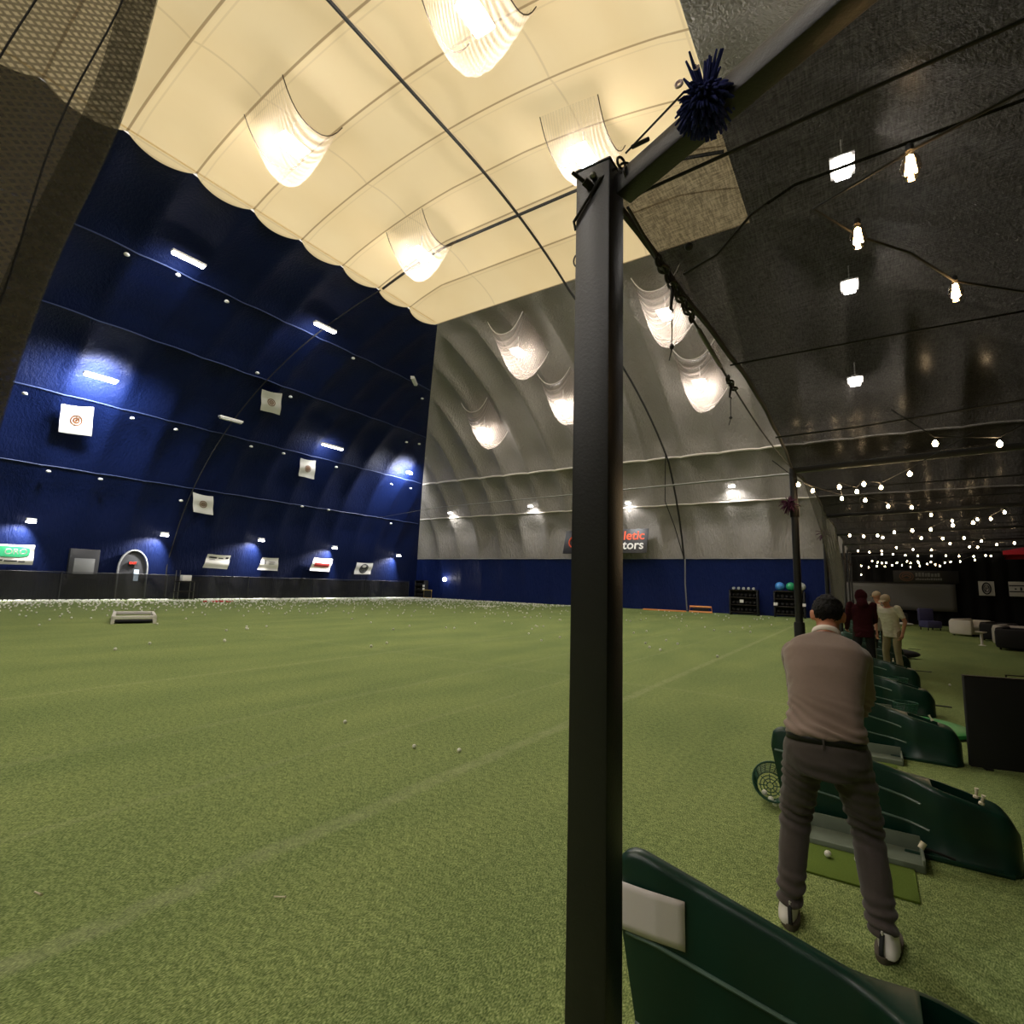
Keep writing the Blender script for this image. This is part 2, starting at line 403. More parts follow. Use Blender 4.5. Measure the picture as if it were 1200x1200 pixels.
M['ink'] = mat('dark_ink', S(30,28,34), 0.6)
M['redink'] = mat('red_ink', S(160,46,42), 0.6)
M['greenink'] = mat('green_ink', S(36,140,92), 0.6)
M['greyink'] = mat('grey_ink', S(110,110,108), 0.6)
M['orangeink'] = mat('orange_ink', S(236,88,48), 0.6)
M['brownink'] = mat('brown_ink', S(110,66,36), 0.6)
M['signblack'] = mat('black_sign_vinyl', S(26,24,24), 0.5)
M['skin'] = mat('skin', S(198,134,104), 0.5, 0, 0.4, 20, 0.08, 0.05, 120)
M['skinlight'] = mat('fair_skin', S(206,150,124), 0.5, 0, 0.4, 20, 0.08)
M['hair'] = mat('black_hair', S(15,12,11), 0.75, 0, 0.25, 60, 0.3, 0.5, 160)
M['sweater'] = mat('taupe_knit', S(138,119,108), 0.85, 0, 0.2, 40, 0.08, 0.15, 260, None, 0, 0.3)
M['collar'] = mat('cream_collar', S(226,214,200), 0.7)
M['trouser'] = mat('charcoal_brown_trousers', S(76,68,64), 0.8, 0, 0.25, 40, 0.08, 0.12, 260, None, 0, 0.2)
M['belt'] = mat('black_leather', S(14,13,13), 0.45)
M['shoe'] = mat('white_shoe_leather', S(226,220,212), 0.45)
M['sole'] = mat('grey_brown_sole', S(78,70,58), 0.7)
M['maroon'] = mat('maroon_hoodie', S(64,18,28), 0.85, 0, 0.2, 30, 0.1)
M['darkpants'] = mat('black_trousers', S(26,24,24), 0.85)
M['tshirt'] = mat('cream_tshirt', S(252,242,224), 0.85, 0, 0.2, 6, 0.12)
M['beige'] = mat('beige_trousers', S(172,160,130), 0.85)
M['cap'] = mat('tan_cap', S(206,188,160), 0.8)
M['greyshirt'] = mat('pale_grey_shirt', S(170,166,156), 0.85)
M['yarn'] = mat('navy_yarn', S(40,46,104), 0.85, 0, 0.2, 30, 0.2)
M['purpleyarn'] = mat('dark_purple_yarn', S(70,32,58), 0.85, 0, 0.2, 30, 0.2)
M['pink'] = mat('pink_white_plastic', S(244,214,222), 0.4)
M['screen'] = mat('grey_projection_cloth', S(92,90,87), 0.8)
M['sofa'] = mat('white_sofa_vinyl', S(216,208,194), 0.45)
M['darksofa'] = mat('dark_upholstery', S(30,28,30), 0.8)
M['bluechair'] = mat('dusk_blue_upholstery', S(62,60,98), 0.8)
M['tent'] = mat('red_canopy_cloth', S(196,24,52), 0.7)
M['orange'] = mat('orange_plastic', S(232,150,82), 0.5)
M['yellow'] = mat('yellow_plastic', S(190,160,80), 0.5)
M['ballblue'] = mat('blue_exercise_ball', S(70,140,210), 0.35)
M['ballgreen'] = mat('green_exercise_ball', S(40,150,100), 0.35)
M['ballgrey'] = mat('grey_exercise_ball', S(170,175,170), 0.35)
M['lampwhite'] = mat('white_lamp_housing', S(225,222,215), 0.5)
M['lamp_hot'] = emis('lamp_glow', (1.0,0.95,0.89,1), 240)
M['lamp_mid'] = emis('lamp_glow_end_wall', (1.0,0.94,0.89,1), 80)
M['lamp_rear'] = emis('lamp_glow_rear', (1.0,0.95,0.89,1), 165)
M['lamp_side'] = emis('strip_lamp_glow', (1.0,0.94,0.97,1), 34)
M['lamp_low'] = emis('wall_lamp_glow', (1.0,0.97,0.95,1), 18)
M['bulb'] = emis('amber_filament_glow', (1.0,0.70,0.38,1), 45)
M['bulbglass'] = None
M['exit'] = emis('exit_sign_glow', (1.0,0.08,0.05,1), 1.6)
M['doorlight'] = emis('lit_door_glass', (0.75,0.9,1.0,1), 1.4)
M['glassgrey'] = mat('dusty_grey_panel', S(52,52,54), 0.35)
def glass_mat():
    k = N('clear_bulb_glass'); tr = k.n('ShaderNodeBsdfTransparent'); gl = k.n('ShaderNodeBsdfGlossy'); gl.inputs['Roughness'].default_value = 0.05
    tr.inputs[0].default_value = (1.0,0.86,0.66,1)
    lw = k.n('ShaderNodeLayerWeight'); lw.inputs[0].default_value = 0.3
    ms = k.n('ShaderNodeMixShader'); k.l(lw.outputs['Facing'], ms.inputs[0]); k.l(tr.outputs[0], ms.inputs[1]); k.l(gl.outputs[0], ms.inputs[2])
    k.surf(ms.outputs[0]); return k.m
M['bulbglass'] = glass_mat()

def struct(o, label=None): return tag(o, label, None, None, 'structure')

# ------------------------------------------------------------------ shell of the dome
b = MB(); b.grid(lambda u, v: Vector((XL-1+u*(XR-XL+2), YN-1+v*(YF-YN+2), 0)), 4, 4)
struct(b.build('floor', M['turf'], smooth=False), 'worn green artificial turf of the driving range')

def dome_side(side, ts, mats, pick, seams, dip, amp, toppuff):
    """side wall of the air dome as a puffed ribbed curved surface"""
    b = MB()
    lo, hi = (YN, YF) if side in 'LR' else (XL, XR)
    a0 = Y0 if side in 'LR' else X0
    na = int((hi-lo)/0.25)
    idx = {}
    vs = []
    def P(a, t):
        if side == 'L' and t > 11.5: t = 11.5+(t-11.5)*(TB-0.5*pil(min(max(a, lo+t), hi-t), a0)-11.5)/(TB-11.5)
        aa = min(max(a, lo+t), hi-t)
        e = min(aa-(lo+t), hi-t-aa)
        q = pil(aa, a0)*min(1.0, e/1.2 if e < 1.2 else 1.0)
        f = seamf(t, seams, 0.8, dip)
        f *= max(0.0, min(1.0, (TB-t)/1.5))
        f *= min(1.0, 0.25+t/1.2)
        d = amp*q*f
        z = prof(t); dz = (prof(t+0.05)-prof(max(0.001, t-0.05)))
        n = Vector((-dz, 0.1)).normalized()   # outward in (t,z)
        tt = t+n.x*d; zz = z+n.y*d
        if side == 'L': return Vector((XL+tt, aa, zz))
        if side == 'R': return Vector((XR-tt, aa, zz))
        if side == 'F': return Vector((aa, YF-tt, zz))
        return Vector((aa, YN+tt, zz))
    nt = len(ts)
    for i in range(na+1):
        for t in ts: vs.append(P(lo+(hi-lo)*i/na, t))
    b.v = [tuple(v) for v in vs]
    for i in range(na):
        for j in range(nt-1):
            b.f.append((i*nt+j, (i+1)*nt+j, (i+1)*nt+j+1, i*nt+j+1)); b.mi.append(pick((ts[j]+ts[j+1])/2))
    return b, P
def tlist(seams, end=TB):
    t = [0, 0.02, 0.06, 0.12, 0.2, 0.3, 0.4]
    x = 0.55
    while x < end: t.append(x); x += 0.15 if x < 2.4 else 0.3
    for s in seams: t += [s-0.05, s, s+0.05]
    return sorted(set(round(q, 3) for q in t if 0 <= q < end-0.04)) + [end]
LS = [0.45, 1.85, 4.25, 7.7, 11.45]; FS = [0.51, 2.07, 4.2]
bl, PL = dome_side('L', tlist(LS), None, lambda t: 0, LS, 0.65, 0.34, True)
struct(bl.build('wall_left', M['blue'], weld=True, angle=180), 'dark navy blue curved side wall of the dome')
bf, PF = dome_side('F', tlist(FS), None, lambda t: 0 if t < 0.51 else 1, FS, 0.75, 0.62, False)
struct(bf.build('wall_far', [M['blueband'], M['grey']], weld=True, angle=180), 'ribbed grey end wall of the dome with a blue band at the bottom')
br, PR = dome_side('R', tlist(FS), None, lambda t: 0 if t < 0.51 else 1, FS, 0.75, 0.34, True)
struct(br.build('wall_right', [M['blueband'], M['grey']], weld=True, angle=180), 'grey curved side wall of the dome above the hitting bays')
bn, PN = dome_side('N', tlist([]), None, lambda t: 0, [], 0.5, 0.2, False)
struct(bn.build('wall_near', M['grey'], weld=True, angle=180), 'grey end wall of the dome behind the camera')
def cream(u, v):
    x = XL+TB+u*(XR-XL-2*TB); y = YN+TB+v*(YF-YN-2*TB)
    s = min(x-XL, XR-x); z = prof(min(s, YF-y, y-YN)); d = 0.22*pil(y, Y0)*min(1.0, max(0.0, s-TB)/1.0)
    e = min(YF-TB-y, y-YN-TB); d *= min(1, max(0, e)/0.3) if e < 0.3 else 1
    n = Vector((0,0,1))
    dz = (prof(s+0.05)-prof(s-0.05)); nn = Vector((-dz, 0.1)).normalized()
    sgn = 1 if x-XL < XR-x else -1
    return Vector((x+sgn*nn.x*d, y, z+nn.y*d))
b = MB(); b.grid(cream, 60, 264)
def scallop(u, v):
    # the strip of cream cloth that shows above the sagging edge of the navy liner
    y = YN+TB+v*(YF-YN-2*TB); t = TB+0.05-u*(0.5*pil(y, Y0)+0.06)
    return Vector((XL+t, y, prof(t)+0.012))
b.grid(scallop, 5, 264)
struct(b.build('ceiling', M['cream'], angle=180), 'cream translucent top panel of the dome')

# seam welts
def welt(P, lo, hi, t, r, m, n, label):
    b = MB(); pts = []
    a = lo+t+0.05
    while a < hi-t: pts.append(P(a, t)); a += 0.25
    cx = Vector((-13, 8, 6))
    pts = [p+(cx-p).normalized()*r*0.6 for p in pts]
    b.tube(pts, r, 5)
    struct(b.build(n, m), label)
k = 1
for t, r in ((4.2, 0.075), (2.07, 0.055), (0.51, 0.04)):
    welt(PF, XL, XR, t, r, M['welt'] if t > 0.6 else M['greycable'], f'trim_{k}', 'pale horizontal seam along the grey end wall'); k += 1
for t in LS[1:]:
    welt(PL, YN, YF, t, 0.035, M['blueweld'], f'trim_{k}', 'thin horizontal seam along the navy side wall'); k += 1

# harness cables over the dome
def vpt(x, y, off=0.15):
    z = vz(x, y); return Vector((x, y, max(0.02, z-off)))
b = MB(); pts = [vpt(-13, -8+i*0.5) for i in range(66)]+[vpt(-13+1.7*(i/12), 24.8+i*0.9, 0.2) for i in range(1, 13)]
y = 24.8+0.9*12
pts += [Vector((-11.2, YF-t-0.1, prof(t))) for t in (4.0, 3.2, 2.4, 1.6, 1.0, 0.5)]
b.tube(pts, 0.07, 6)
o = b.build('harness_cable', M['cable']); tag(o, 'dark cable running lengthwise under the middle of the cream roof panel', 'cable')
b = MB(); pts = [vpt(-3.7-i*0.5, 19.2, 0.15) for i in range(38)]
b.tube(pts, 0.07, 6)
pts = [vpt(-22.4-i*0.5, 19.2-2.4*(i/32), 0.12) for i in range(33)]+[Vector((XL+0.12, 16.75, z)) for z in (2.5, 1.0, 0.2)]
b.tube(pts, 0.035, 6)
o = b.build('harness_cable', M['cable']); tag(o, 'cable crossing the cream roof and running down the navy side wall', 'cable')
b = MB(); b.tube([PF(-11.2, 0.5)+Vector((0.1,-0.3,0)), (-11.15,39.9,2.0), (-11.12,40.2,0.1)], 0.05, 6)
o = b.build('conduit_pipe', M['greycable']); tag(o, 'thin grey vertical pipe against the blue band of the end wall', 'pipe')
b = MB(); b.tube([(-12.0,38.05,8.0),(-11.6,39.0,6.2),(-11.25,39.85,4.1)], 0.035, 5)
b.tube([(-11.3,36.0,10.9),(-12.0,38.05,8.0)], 0.035, 5)
o = b.build('hanging_rope', M['cable']); tag(o, 'dark rope hanging down the grey end wall beside the black sign', 'rope')
b = MB(); b.tube([(-0.70,7.36,3.15),(-18,20,5.4),(-36.9,33.0,7.25)], 0.014, 4)
o = b.build('guy_wire', M['greycable']); tag(o, 'thin straight wire stretched across the range to the navy wall', 'wire')

# ------------------------------------------------------------------ lights in clear bags under the dome
def light_bag(x, y, along, label, half_u=1.25, half_v=1.3, sag=2.1, group='bagged lamps under the dome roof', bag=True, energy=1.0):
    z0 = vz(x, y)
    t = thing('bagged_lamp', label, 'lamp', (x, y, z0-1.1), 0, group)
    f = MB(); c = Vector((x, y, z0-1.1))
    f.box(-0.36,0.36,-0.58,0.58,0.0,0.05,bev=0.02); f.box(-0.16,0.16,-0.42,0.42,0.04,0.18,bev=0.03); f.tube([(0,0,0.16),(0,0,1.0)], 0.03, 6)
    f.build('lamp_housing', M['lampwhite'], t)
    g = MB(); g.box(-0.24,0.24,-0.42,0.42,-0.22,-0.01,bev=0.06)
    g.build('lamp_glass', M['lamp_rear'] if y < 0 else M['lamp_hot'] if y < 19 and x < -5 else M['lamp_mid'], t)
    if bag:
        def P(u, v):
            uu, vv = 2*u-1, 2*v-1
            du, dv = uu*half_u, vv*half_v
            px, py = (x+dv, y+du) if along == 'x' else (x+du, y+dv)
            g = (1-abs(uu)**2.4)*(0.42+0.58*math.cos(vv*PI/2)**0.7)
            fold = 0.035*math.sin(vv*21+uu*2)*g
            return Vector((px, py, vz(px, py)-0.06-sag*g+fold)) - c
        fb = MB(); fb.grid(P, 26, 30)
        o = fb.build('bag', M['film'] if along == 'x' else M['filmcloudy'], t, angle=180)
        uvl = o.data.uv_layers.new(name='uv')
        nv = 31
        for lp in o.data.loops:
            i, j = divmod(lp.vertex_index, nv); uvl.data[lp.index].uv = (j/30*4, i/26)
        for e in (0.0, 1.0):
            h = MB(); h.tube([P(i/12, e) for i in range(13)], 0.02, 5)
            h.build('hem_cord', M['brownrope'] if along == 'x' else M['welt'], t)
    return t
light_bag(-17.6, 10.3, 'x', 'bagged lamp glowing below the cream roof, nearest the navy wall and the hanging net', 1.3, 1.2, 2.6)
light_bag(-18.0, 17.9, 'x', 'bagged lamp glowing below the cream roof beside the crossing cable', 1.3, 1.2, 2.4)
light_bag(-8.8, 10.4, 'x', 'bagged lamp at the top edge of the photo below the cream roof', 1.3, 1.3, 2.8)
light_bag(-8.3, 16.6, 'x', 'bagged lamp below the cream roof, just over the top of the nearest post', 1.3, 1.2, 2.2)
light_bag(-17.7, 26.6, 'y', 'topmost bagged lamp on the grey end wall left of the nearest post', 1.3, 1.6, 2.6)
light_bag(-24.2, 31.9, 'y', 'lowest bagged lamp on the grey end wall, nearest the navy wall', 1.25, 1.4, 2.2)
light_bag(-16.8, 31.0, 'y', 'bagged lamp on the grey end wall half hidden by the nearest post', 1.25, 1.4, 2.2)
light_bag(-8.3, 26.6, 'y', 'bagged lamp on the grey end wall beside the hanging chain', 1.3, 1.6, 2.6)
light_bag(-7.7, 31.3, 'y', 'bagged lamp on the grey end wall closest to the canopy edge', 1.25, 1.5, 2.4)
light_bag(0.02, 19.2, 'x', 'lamp shining through the dark canopy, highest of the three', 1.2, 1.2, 1.6, bag=False)
light_bag(0.03, 27.5, 'x', 'lamp shining through the dark canopy, middle of the three', 1.2, 1.2, 1.6, bag=False)
light_bag(0.04, 32.6, 'y', 'lamp shining through the dark canopy, lowest of the three', 1.2, 1.2, 1.6, bag=False)
for i, (x, y) in enumerate(((-17.8,-6.5),(-8.8,-6.5),(-17.7,-13.0),(-8.3,-13.0),(-1.5,-10.5))):
    light_bag(x, y, 'x', ['bagged lamp behind the camera on the navy wall side','bagged lamp behind the camera over the middle of the range','rear bagged lamp behind the camera on the navy wall side','rear bagged lamp behind the camera over the middle of the range','bagged lamp behind the camera above the bays'][i], 1.3, 1.2, 2.2, bag=False)
# ------------------------------------------------------------------ strip lamps and small fixtures on the navy wall
def strip_lamp(p, label, lit=True, ang=0.0, ln=1.5):
    t = thing('strip_lamp', label, 'lamp', p, ang, 'strip lamps along the navy wall')
    a = MB(); a.box(-0.14,0.14,-ln/2,ln/2,0.0,0.12,bev=0.02); a.tube([(0,0,0.11),(-0.28,0,0.22)],0.025,6); a.build('housing', M['lampwhite'], t)
    g = MB(); g.box(-0.12,0.12,-ln/2+0.05,ln/2-0.05,-0.08,-0.005,bev=0.03); g.build('diffuser', M['lamp_side'] if lit else M['lampwhite'], t)
    return t
strip_lamp((-25.9,10.62,16.4), 'long lit strip lamp high on the navy wall below the cream edge', True, 0.0, 1.5)
strip_lamp((-26.0,18.33,16.4), 'lit strip lamp high on the navy wall to the right of the longest one', True, 0.0, 1.5)
strip_lamp((-33.0,10.06,11.75), 'lit strip lamp washing the navy wall bright blue above the left target flag', True, 0.0, 1.5)
strip_lamp((-33.0,24.72,11.5), 'very bright lamp on the navy wall to the right of the target flags', True, 0.0, 1.9)
strip_lamp((-33.5,33.36,11.2), 'lamp glowing blue near the corner of the navy wall', True, 0.3, 0.9)
strip_lamp((-33.3,17.16,11.5), 'unlit white strip lamp in the middle of the navy wall', False, 0.0, 1.5)
strip_lamp((-26.8,26.67,16.1), 'unlit lamp tilted on a bracket near the grey corner', False, 0.6, 1.5)
low = [(-38.18,9.31,4.28),(-38.22,15.99,4.15),(-38.15,22.57,4.36),(-38.18,29.25,4.27),(-38.24,36.82,4.06)]
names = ['above the green banner','above the arched doorway','between the two plain white banners','above the red striped banner','at the corner by the round emblem banner']
proto = None
for p, nm in zip(low, names):
    p = (p[0]+0.45, p[1], p[2])
    lab = 'small hooded wall lamp on the navy wall ' + nm
    if proto is None:
        t = proto = thing('wall_lamp', lab, 'lamp', p, 0, 'hooded lamps low on the navy wall')
        a = MB(); a.box(-0.1,0.12,-0.22,0.22,0.0,0.16,bev=0.03); a.tube([(-0.1,0,0.1),(-0.34,0,0.12)],0.03,6); a.build('hood', M['lampwhite'], t)
        g = MB(); g.box(-0.08,0.16,-0.2,0.2,-0.1,0.0,bev=0.03); g.build('lamp_face', M['lamp_low'], t)
    else: dup(proto, p, 0, lab)
    L = bpy.data.lights.new('wall_lamp_light', 'SPOT'); L.energy = 1500; L.spot_size = 1.9; L.spot_blend = 0.7; L.shadow_soft_size = 0.12; L.color = (1.0,0.97,0.95)
    o = bpy.data.objects.new('wall_lamp_light', L); C.objects.link(o); o.location = (p[0]+0.1, p[1], p[2]-0.15)
    o.rotation_euler = Vector((-0.55,-0.45,-1.0)).to_track_quat('-Z','Y').to_euler()
for p, nm in (((-32.42,38.0,8.15),'farthest left on the grey end wall'),((-23.47,37.9,8.28),'second from the navy corner on the grey end wall'),((-14.82,38.0,8.05),'just right of the nearest post on the grey end wall'),((-7.29,37.6,8.7),'closest to the canopy on the grey end wall')):
    dup(proto, p, -PI/2, 'small hooded lamp '+nm, 'hooded lamps on the grey end wall')
    L = bpy.data.lights.new('end_lamp_light', 'SPOT'); L.energy = 260; L.spot_size = 2.2; L.spot_blend = 0.8; L.shadow_soft_size = 0.12
    o = bpy.data.objects.new('end_lamp_light', L); C.objects.link(o); o.location = (p[0], p[1]-0.1, p[2]-0.15)
    o.rotation_euler = Vector((0.0,0.75,-1.0)).to_track_quat('-Z','Y').to_euler()
ANCH = [(-27.67,8.68,16.12),(-27.53,10.8,16.19),(-27.74,13.31,16.09),(-27.67,21.63,16.12),(-30.88,17.09,14.13),(-34.84,7.56,10.43),(-34.81,12.25,10.47),(-34.84,14.59,10.43),(-34.8,19.35,10.48),(-34.76,21.75,10.53),(-34.81,26.41,10.47),(-28.31,28.9,15.77),(-31.97,31.09,13.28),(-31.79,32.43,13.43),(-35.05,32.51,10.18),(-35.03,34.95,10.2),(-37.08,9.5,7.04),(-37.08,11.88,7.04),(-37.11,34.72,6.97),(-37.35,16.45,6.47),(-36.97,25.13,7.26),(-36.94,27.59,7.31),(-31.57,19.88,13.61)]
am = MB(); am.lathe([(0.015,0.08),(0.07,0.07),(0.12,0.015),(0.12,-0.015),(0.09,-0.05),(0.015,-0.07)], 12)
a0 = None
for i, p in enumerate(ANCH):
    q = (p[0]+0.25, p[1], p[2]-0.05)
    if a0 is None: o = a0 = am.build('anchor_disc', M['lampwhite'], loc=q)
    else: o = a0.copy(); C.objects.link(o); o.location = q
    tag(o, 'small white anchor disc on a seam of the navy side wall', 'anchor', 'white anchor discs on the navy wall seams')

# ------------------------------------------------------------------ flags and banners
def cloth_quad(p00, p10, p11, p01, off=Vector((0.25,0,0)), sag=0.06, n=14, wave=0.04, seed=0.0):
    a, b_, c_, d = [Vector(p)+off for p in (p00, p10, p11, p01)]
    def P(u, v):
        top = a.lerp(b_, u); bot = d.lerp(c_, u); p = top.lerp(bot, v)
        p = p + off.normalized()*(wave*math.sin(u*7+seed+v*2)*v + 0.03*math.sin(v*9+seed)) + Vector((0,0,-sag*math.sin(PI*u)*(1-v)))
        return p
    m = MB(); m.grid(P, n, n); return m, P
def ring_on(P, cu, cv, r0, r1, ru=1.0, n=26, off=Vector((0.02,0,0))):
    m = MB()
    vs = []; fs = []
    for i in range(n):
        a = 2*PI*i/n
        for r in (r0, r1): vs.append(P(cu+r*math.cos(a)*ru, cv+r*math.sin(a))+off)
    for i in range(n): j = (i+1) % n; fs.append((2*i, 2*i+1, 2*j+1, 2*j))
    m.add(vs, fs); return m
def patch(P, u0, u1, v0, v1, off=Vector((0.02,0,0)), n=6):
    m = MB(); m.grid(lambda u, v: P(u0+(u1-u0)*u, v0+(v1-v0)*v)+off, n, n); return m
FL = [([(-34.93,9.06,10.33),(-34.77,10.4,10.52),(-35.84,10.79,9.12),(-35.92,9.35,9.01)],'largest white target flag under the lit patch of the navy wall'),
      ([(-31.73,17.95,13.48),(-31.59,19.27,13.59),(-32.82,20.04,12.55),(-32.86,18.66,12.51)],'highest white target flag hanging on the navy wall'),
      ([(-34.81,23.19,10.47),(-34.75,24.47,10.54),(-35.72,25.14,9.28),(-35.71,23.78,9.3)],'white target flag below the very bright navy wall lamp'),
      ([(-37.07,17.0,7.06),(-37.11,18.36,6.98),(-37.66,18.71,5.75),(-37.64,17.4,5.82)],'lowest white target flag, hanging beside the wall cable')]
for i, (q, lab) in enumerate(FL):
    t = thing('target_flag', lab, 'flag', q[0], 0, 'white target flags on the navy wall')
    m, P = cloth_quad(*q, seed=i*1.7); m.build('cloth', M['vinyl'], t, world=True, angle=180)
    r = MB()
    for (a, c) in ((0.06,0.11),(0.15,0.19)): 
        mm = ring_on(P, 0.5, 0.5, a, c); r.add(mm.v, mm.f)
    mm = ring_on(P, 0.5, 0.5, 0.0, 0.035); r.add(mm.v, mm.f)
    r.build('target_rings', M['brownink'], t, world=True)
for (p, tgt, en) in (((-32.7,10.06,11.6),(-1,0.0,-0.05),6500),((-33.2,33.36,11.05),(-1,-0.1,-0.1),5000),((-33.2,24.72,11.35),(-0.9,0,0.1),500),((-26.1,10.62,16.3),(-0.9,0,-0.6),500),((-26.2,18.33,16.3),(-0.9,0,-0.6),500)):
    L = bpy.data.lights.new('strip_lamp_light', 'SPOT'); L.energy = en; L.spot_size = 3.0; L.spot_blend = 1.0; L.shadow_soft_size = 0.6; L.color = (0.92,0.95,1.0)
    o = bpy.data.objects.new('strip_lamp_light', L); C.objects.link(o); o.location = p; o.rotation_euler = Vector(tgt).to_track_quat('-Z','Y').to_euler()
def banner(q, lab, deco, name='wall_banner', off=Vector((0.3,0,0)), m=None, seed=1.0, group='banners low on the navy wall'):
    t = thing(name, lab, 'banner', q[0], 0, group)
    g, P = cloth_quad(*q, off=off, seed=seed, sag=0.03, wave=0.03); g.build('cloth', m or M['vinyl'], t, world=True, angle=180)
    deco(t, P); return t
OFF = Vector((0.03,0,0.0))
def multi(t, P, items):
    for nm, mm, lst in items:
        r = MB()
        for (u0,u1,v0,v1) in lst: g = patch(P, u0,u1,v0,v1, OFF); r.add(g.v, g.f)
        r.build(nm, mm, t, world=True)
def d_green(t, P):
    r = MB()
    n = 24; vs = [P(0.44+0.46*math.copysign(abs(math.cos(a))**0.6, math.cos(a)), 0.36+0.27*math.copysign(abs(math.sin(a))**0.6, math.sin(a)))+OFF for a in [2*PI*i/n for i in range(n)]]
    r.add(vs, [tuple(range(n))]); r.build('green_badge', M['greenink'], t, world=True)
    multi(t, P, [('fine_print', M['ink'], [(0.05,0.3,0.76,0.84),(0.33,0.62,0.79,0.86),(0.65,0.8,0.82,0.88)])])
    q0, q1, q2 = P(0.56,0.36), P(0.9,0.36), P(0.56,0.0)
    ex = (q1-q0).normalized(); ez = (q2-q0).normalized(); en = ex.cross(ez).normalized()
    if en.x < 0: en = -en
    Mx = Matrix((ex, ez, en)).transposed().to_4x4(); Mx.translation = q0+OFF*5-Vector(t.location)
    text_mesh('ORO', 0.42, 'banner_lettering', M['white'], t, Mx, 0.01)
banner([(-38.5,8.0,2.99),(-38.49,9.75,3.01),(-38.68,9.82,1.92),(-38.68,8.0,1.9)], 'white banner with a green badge reading ORO at the left edge', d_green)
banner([(-38.47,19.04,3.11),(-38.48,20.67,3.09),(-38.65,20.62,2.1),(-38.65,18.9,2.15)], 'white banner with small dark print near the middle of the navy wall', lambda t, P: multi(t, P, [('print', M['ink'], [(0.1,0.42,0.16,0.27),(0.5,0.7,0.2,0.27),(0.8,0.92,0.14,0.28),(0.14,0.38,0.34,0.38)])]), seed=2)
banner([(-38.47,23.1,3.11),(-38.47,24.44,3.12),(-38.65,24.58,2.12),(-38.65,22.9,2.15)], 'plain pale banner with faint grey print between two wall lamps', lambda t, P: multi(t, P, [('print', M['greyink'], [(0.2,0.3,0.2,0.5),(0.45,0.8,0.3,0.36),(0.45,0.75,0.45,0.5)])]), seed=3)
banner([(-38.42,27.64,3.37),(-38.43,29.53,3.33),(-38.63,29.35,2.22),(-38.63,27.4,2.25)], 'white banner with a red striped panel on the navy wall', lambda t, P: (multi(t, P, [('red_panel', M['redink'], [(0.12,0.88,0.38,0.66)])]), multi(t, P, [('print', M['ink'], [(0.8,0.88,0.2,0.3)])])), seed=4)
def d_emblem(t, P):
    mm = ring_on(P, 0.5, 0.5, 0.0, 0.42, 0.62); mm.build('round_emblem', M['ink'], t, world=True)
    r = MB()
    for (a, c) in ((0.3,0.33),): g = ring_on(P, 0.5, 0.5, a, c, 0.62, off=OFF*1.5); r.add(g.v, g.f)
    for (u0,u1,v0,v1) in ((0.38,0.62,0.38,0.42),(0.38,0.62,0.58,0.62)): g = patch(P,u0,u1,v0,v1,OFF*1.5); r.add(g.v, g.f)
    r.build('emblem_lines', M['greyink'], t, world=True)
banner([(-38.46,32.16,3.16),(-38.46,34.06,3.18),(-38.65,33.9,2.14),(-38.65,32.0,2.1)], 'white banner with a dark round emblem nearest the corner of the navy wall', d_emblem, seed=5)

# netting skirt along the navy wall, doors behind it
nt = thing('barrier_net', 'long black netting skirt standing along the foot of the navy wall', 'net', (-37.9,15,0))
m = MB(); m.grid(lambda u, v: Vector((-37.9+0.12*math.sin(u*60)+0.05*math.sin(u*171), -6+u*44.6, v*1.55+0.05*math.sin(u*44)*v)), 220, 4)
m.build('netting', M['netdark'], nt, world=True, angle=180)
for i in range(9):
    p = MB(); yy = -5.5+i*5.5; p.tube([(-37.85,yy,0),(-37.85,yy,1.6)], 0.03, 6); p.build('net_pole', M['black'], nt, world=True)
c = MB(); c.tube([(-37.9,-6,1.58),(-37.9,38.6,1.58)], 0.02, 6); c.build('top_cord', M['cable'], nt, world=True)
def doorway():
    t = tag(thing('arched_door', None, None, (-38.45,14.7,0)), 'arched vestibule doorway in the navy wall under a red exit sign', 'door', None)
    a = MB(); pts = [(-38.3,13.85,0.05)]+[(-38.3,14.65-0.8*math.cos(PI*i/14),1.9+1.15*math.sin(PI*i/14)) for i in range(15)]+[(-38.3,15.45,0.05)]
    a.tube(pts, 0.06, 6); a.build('arch_frame', M['greycable'], t, world=True)
    pn = MB(); n = 15; vs = [Vector((-38.38,13.9,0))]+[Vector((-38.38,14.65-0.75*math.cos(PI*i/14),1.9+1.1*math.sin(PI*i/14))) for i in range(15)]+[Vector((-38.38,15.4,0))]
    pn.add(vs, [tuple(range(len(vs)))]); pn.build('door_panel', M['glassgrey'], t, world=True, smooth=False)
    w = MB(); w.box(-38.35,-38.3,14.75,15.0,1.15,1.85); w.build('lit_window', M['doorlight'], t, world=True)
doorway()
t = thing('exit_sign', 'red glowing exit sign inside the arched doorway', 'sign', (-38.3,14.6,2.25))
g = MB(); g.box(-0.04,0.04,-0.24,0.24,-0.11,0.11,bev=0.01); g.build('sign_box', M['black'], t)
Mx = Matrix(((0,0,1),(1,0,0),(0,1,0))).to_4x4(); Mx.translation = Vector((0.05,0,0))
text_mesh('EXIT', 0.2, 'sign_lettering', M['exit'], t, Mx, 0.004)
t = thing('vent_panel', 'grey square mechanical panel in the navy wall beside the green banner', 'panel', (-38.45,12.1,0))
g = MB(); g.box(-0.05,0.2,-0.72,0.72,1.2,2.95,bev=0.02); g.build('panel_frame', M['glassgrey'], t)
g = MB(); g.box(0.19,0.24,-0.5,0.5,1.5,2.4,bev=0.02); g.build('panel_inset', M['greyink'], t)
t = thing('range_cart', 'small cluttered work cart behind the netting by the navy wall', 'cart', (-37.2,17.3,0))
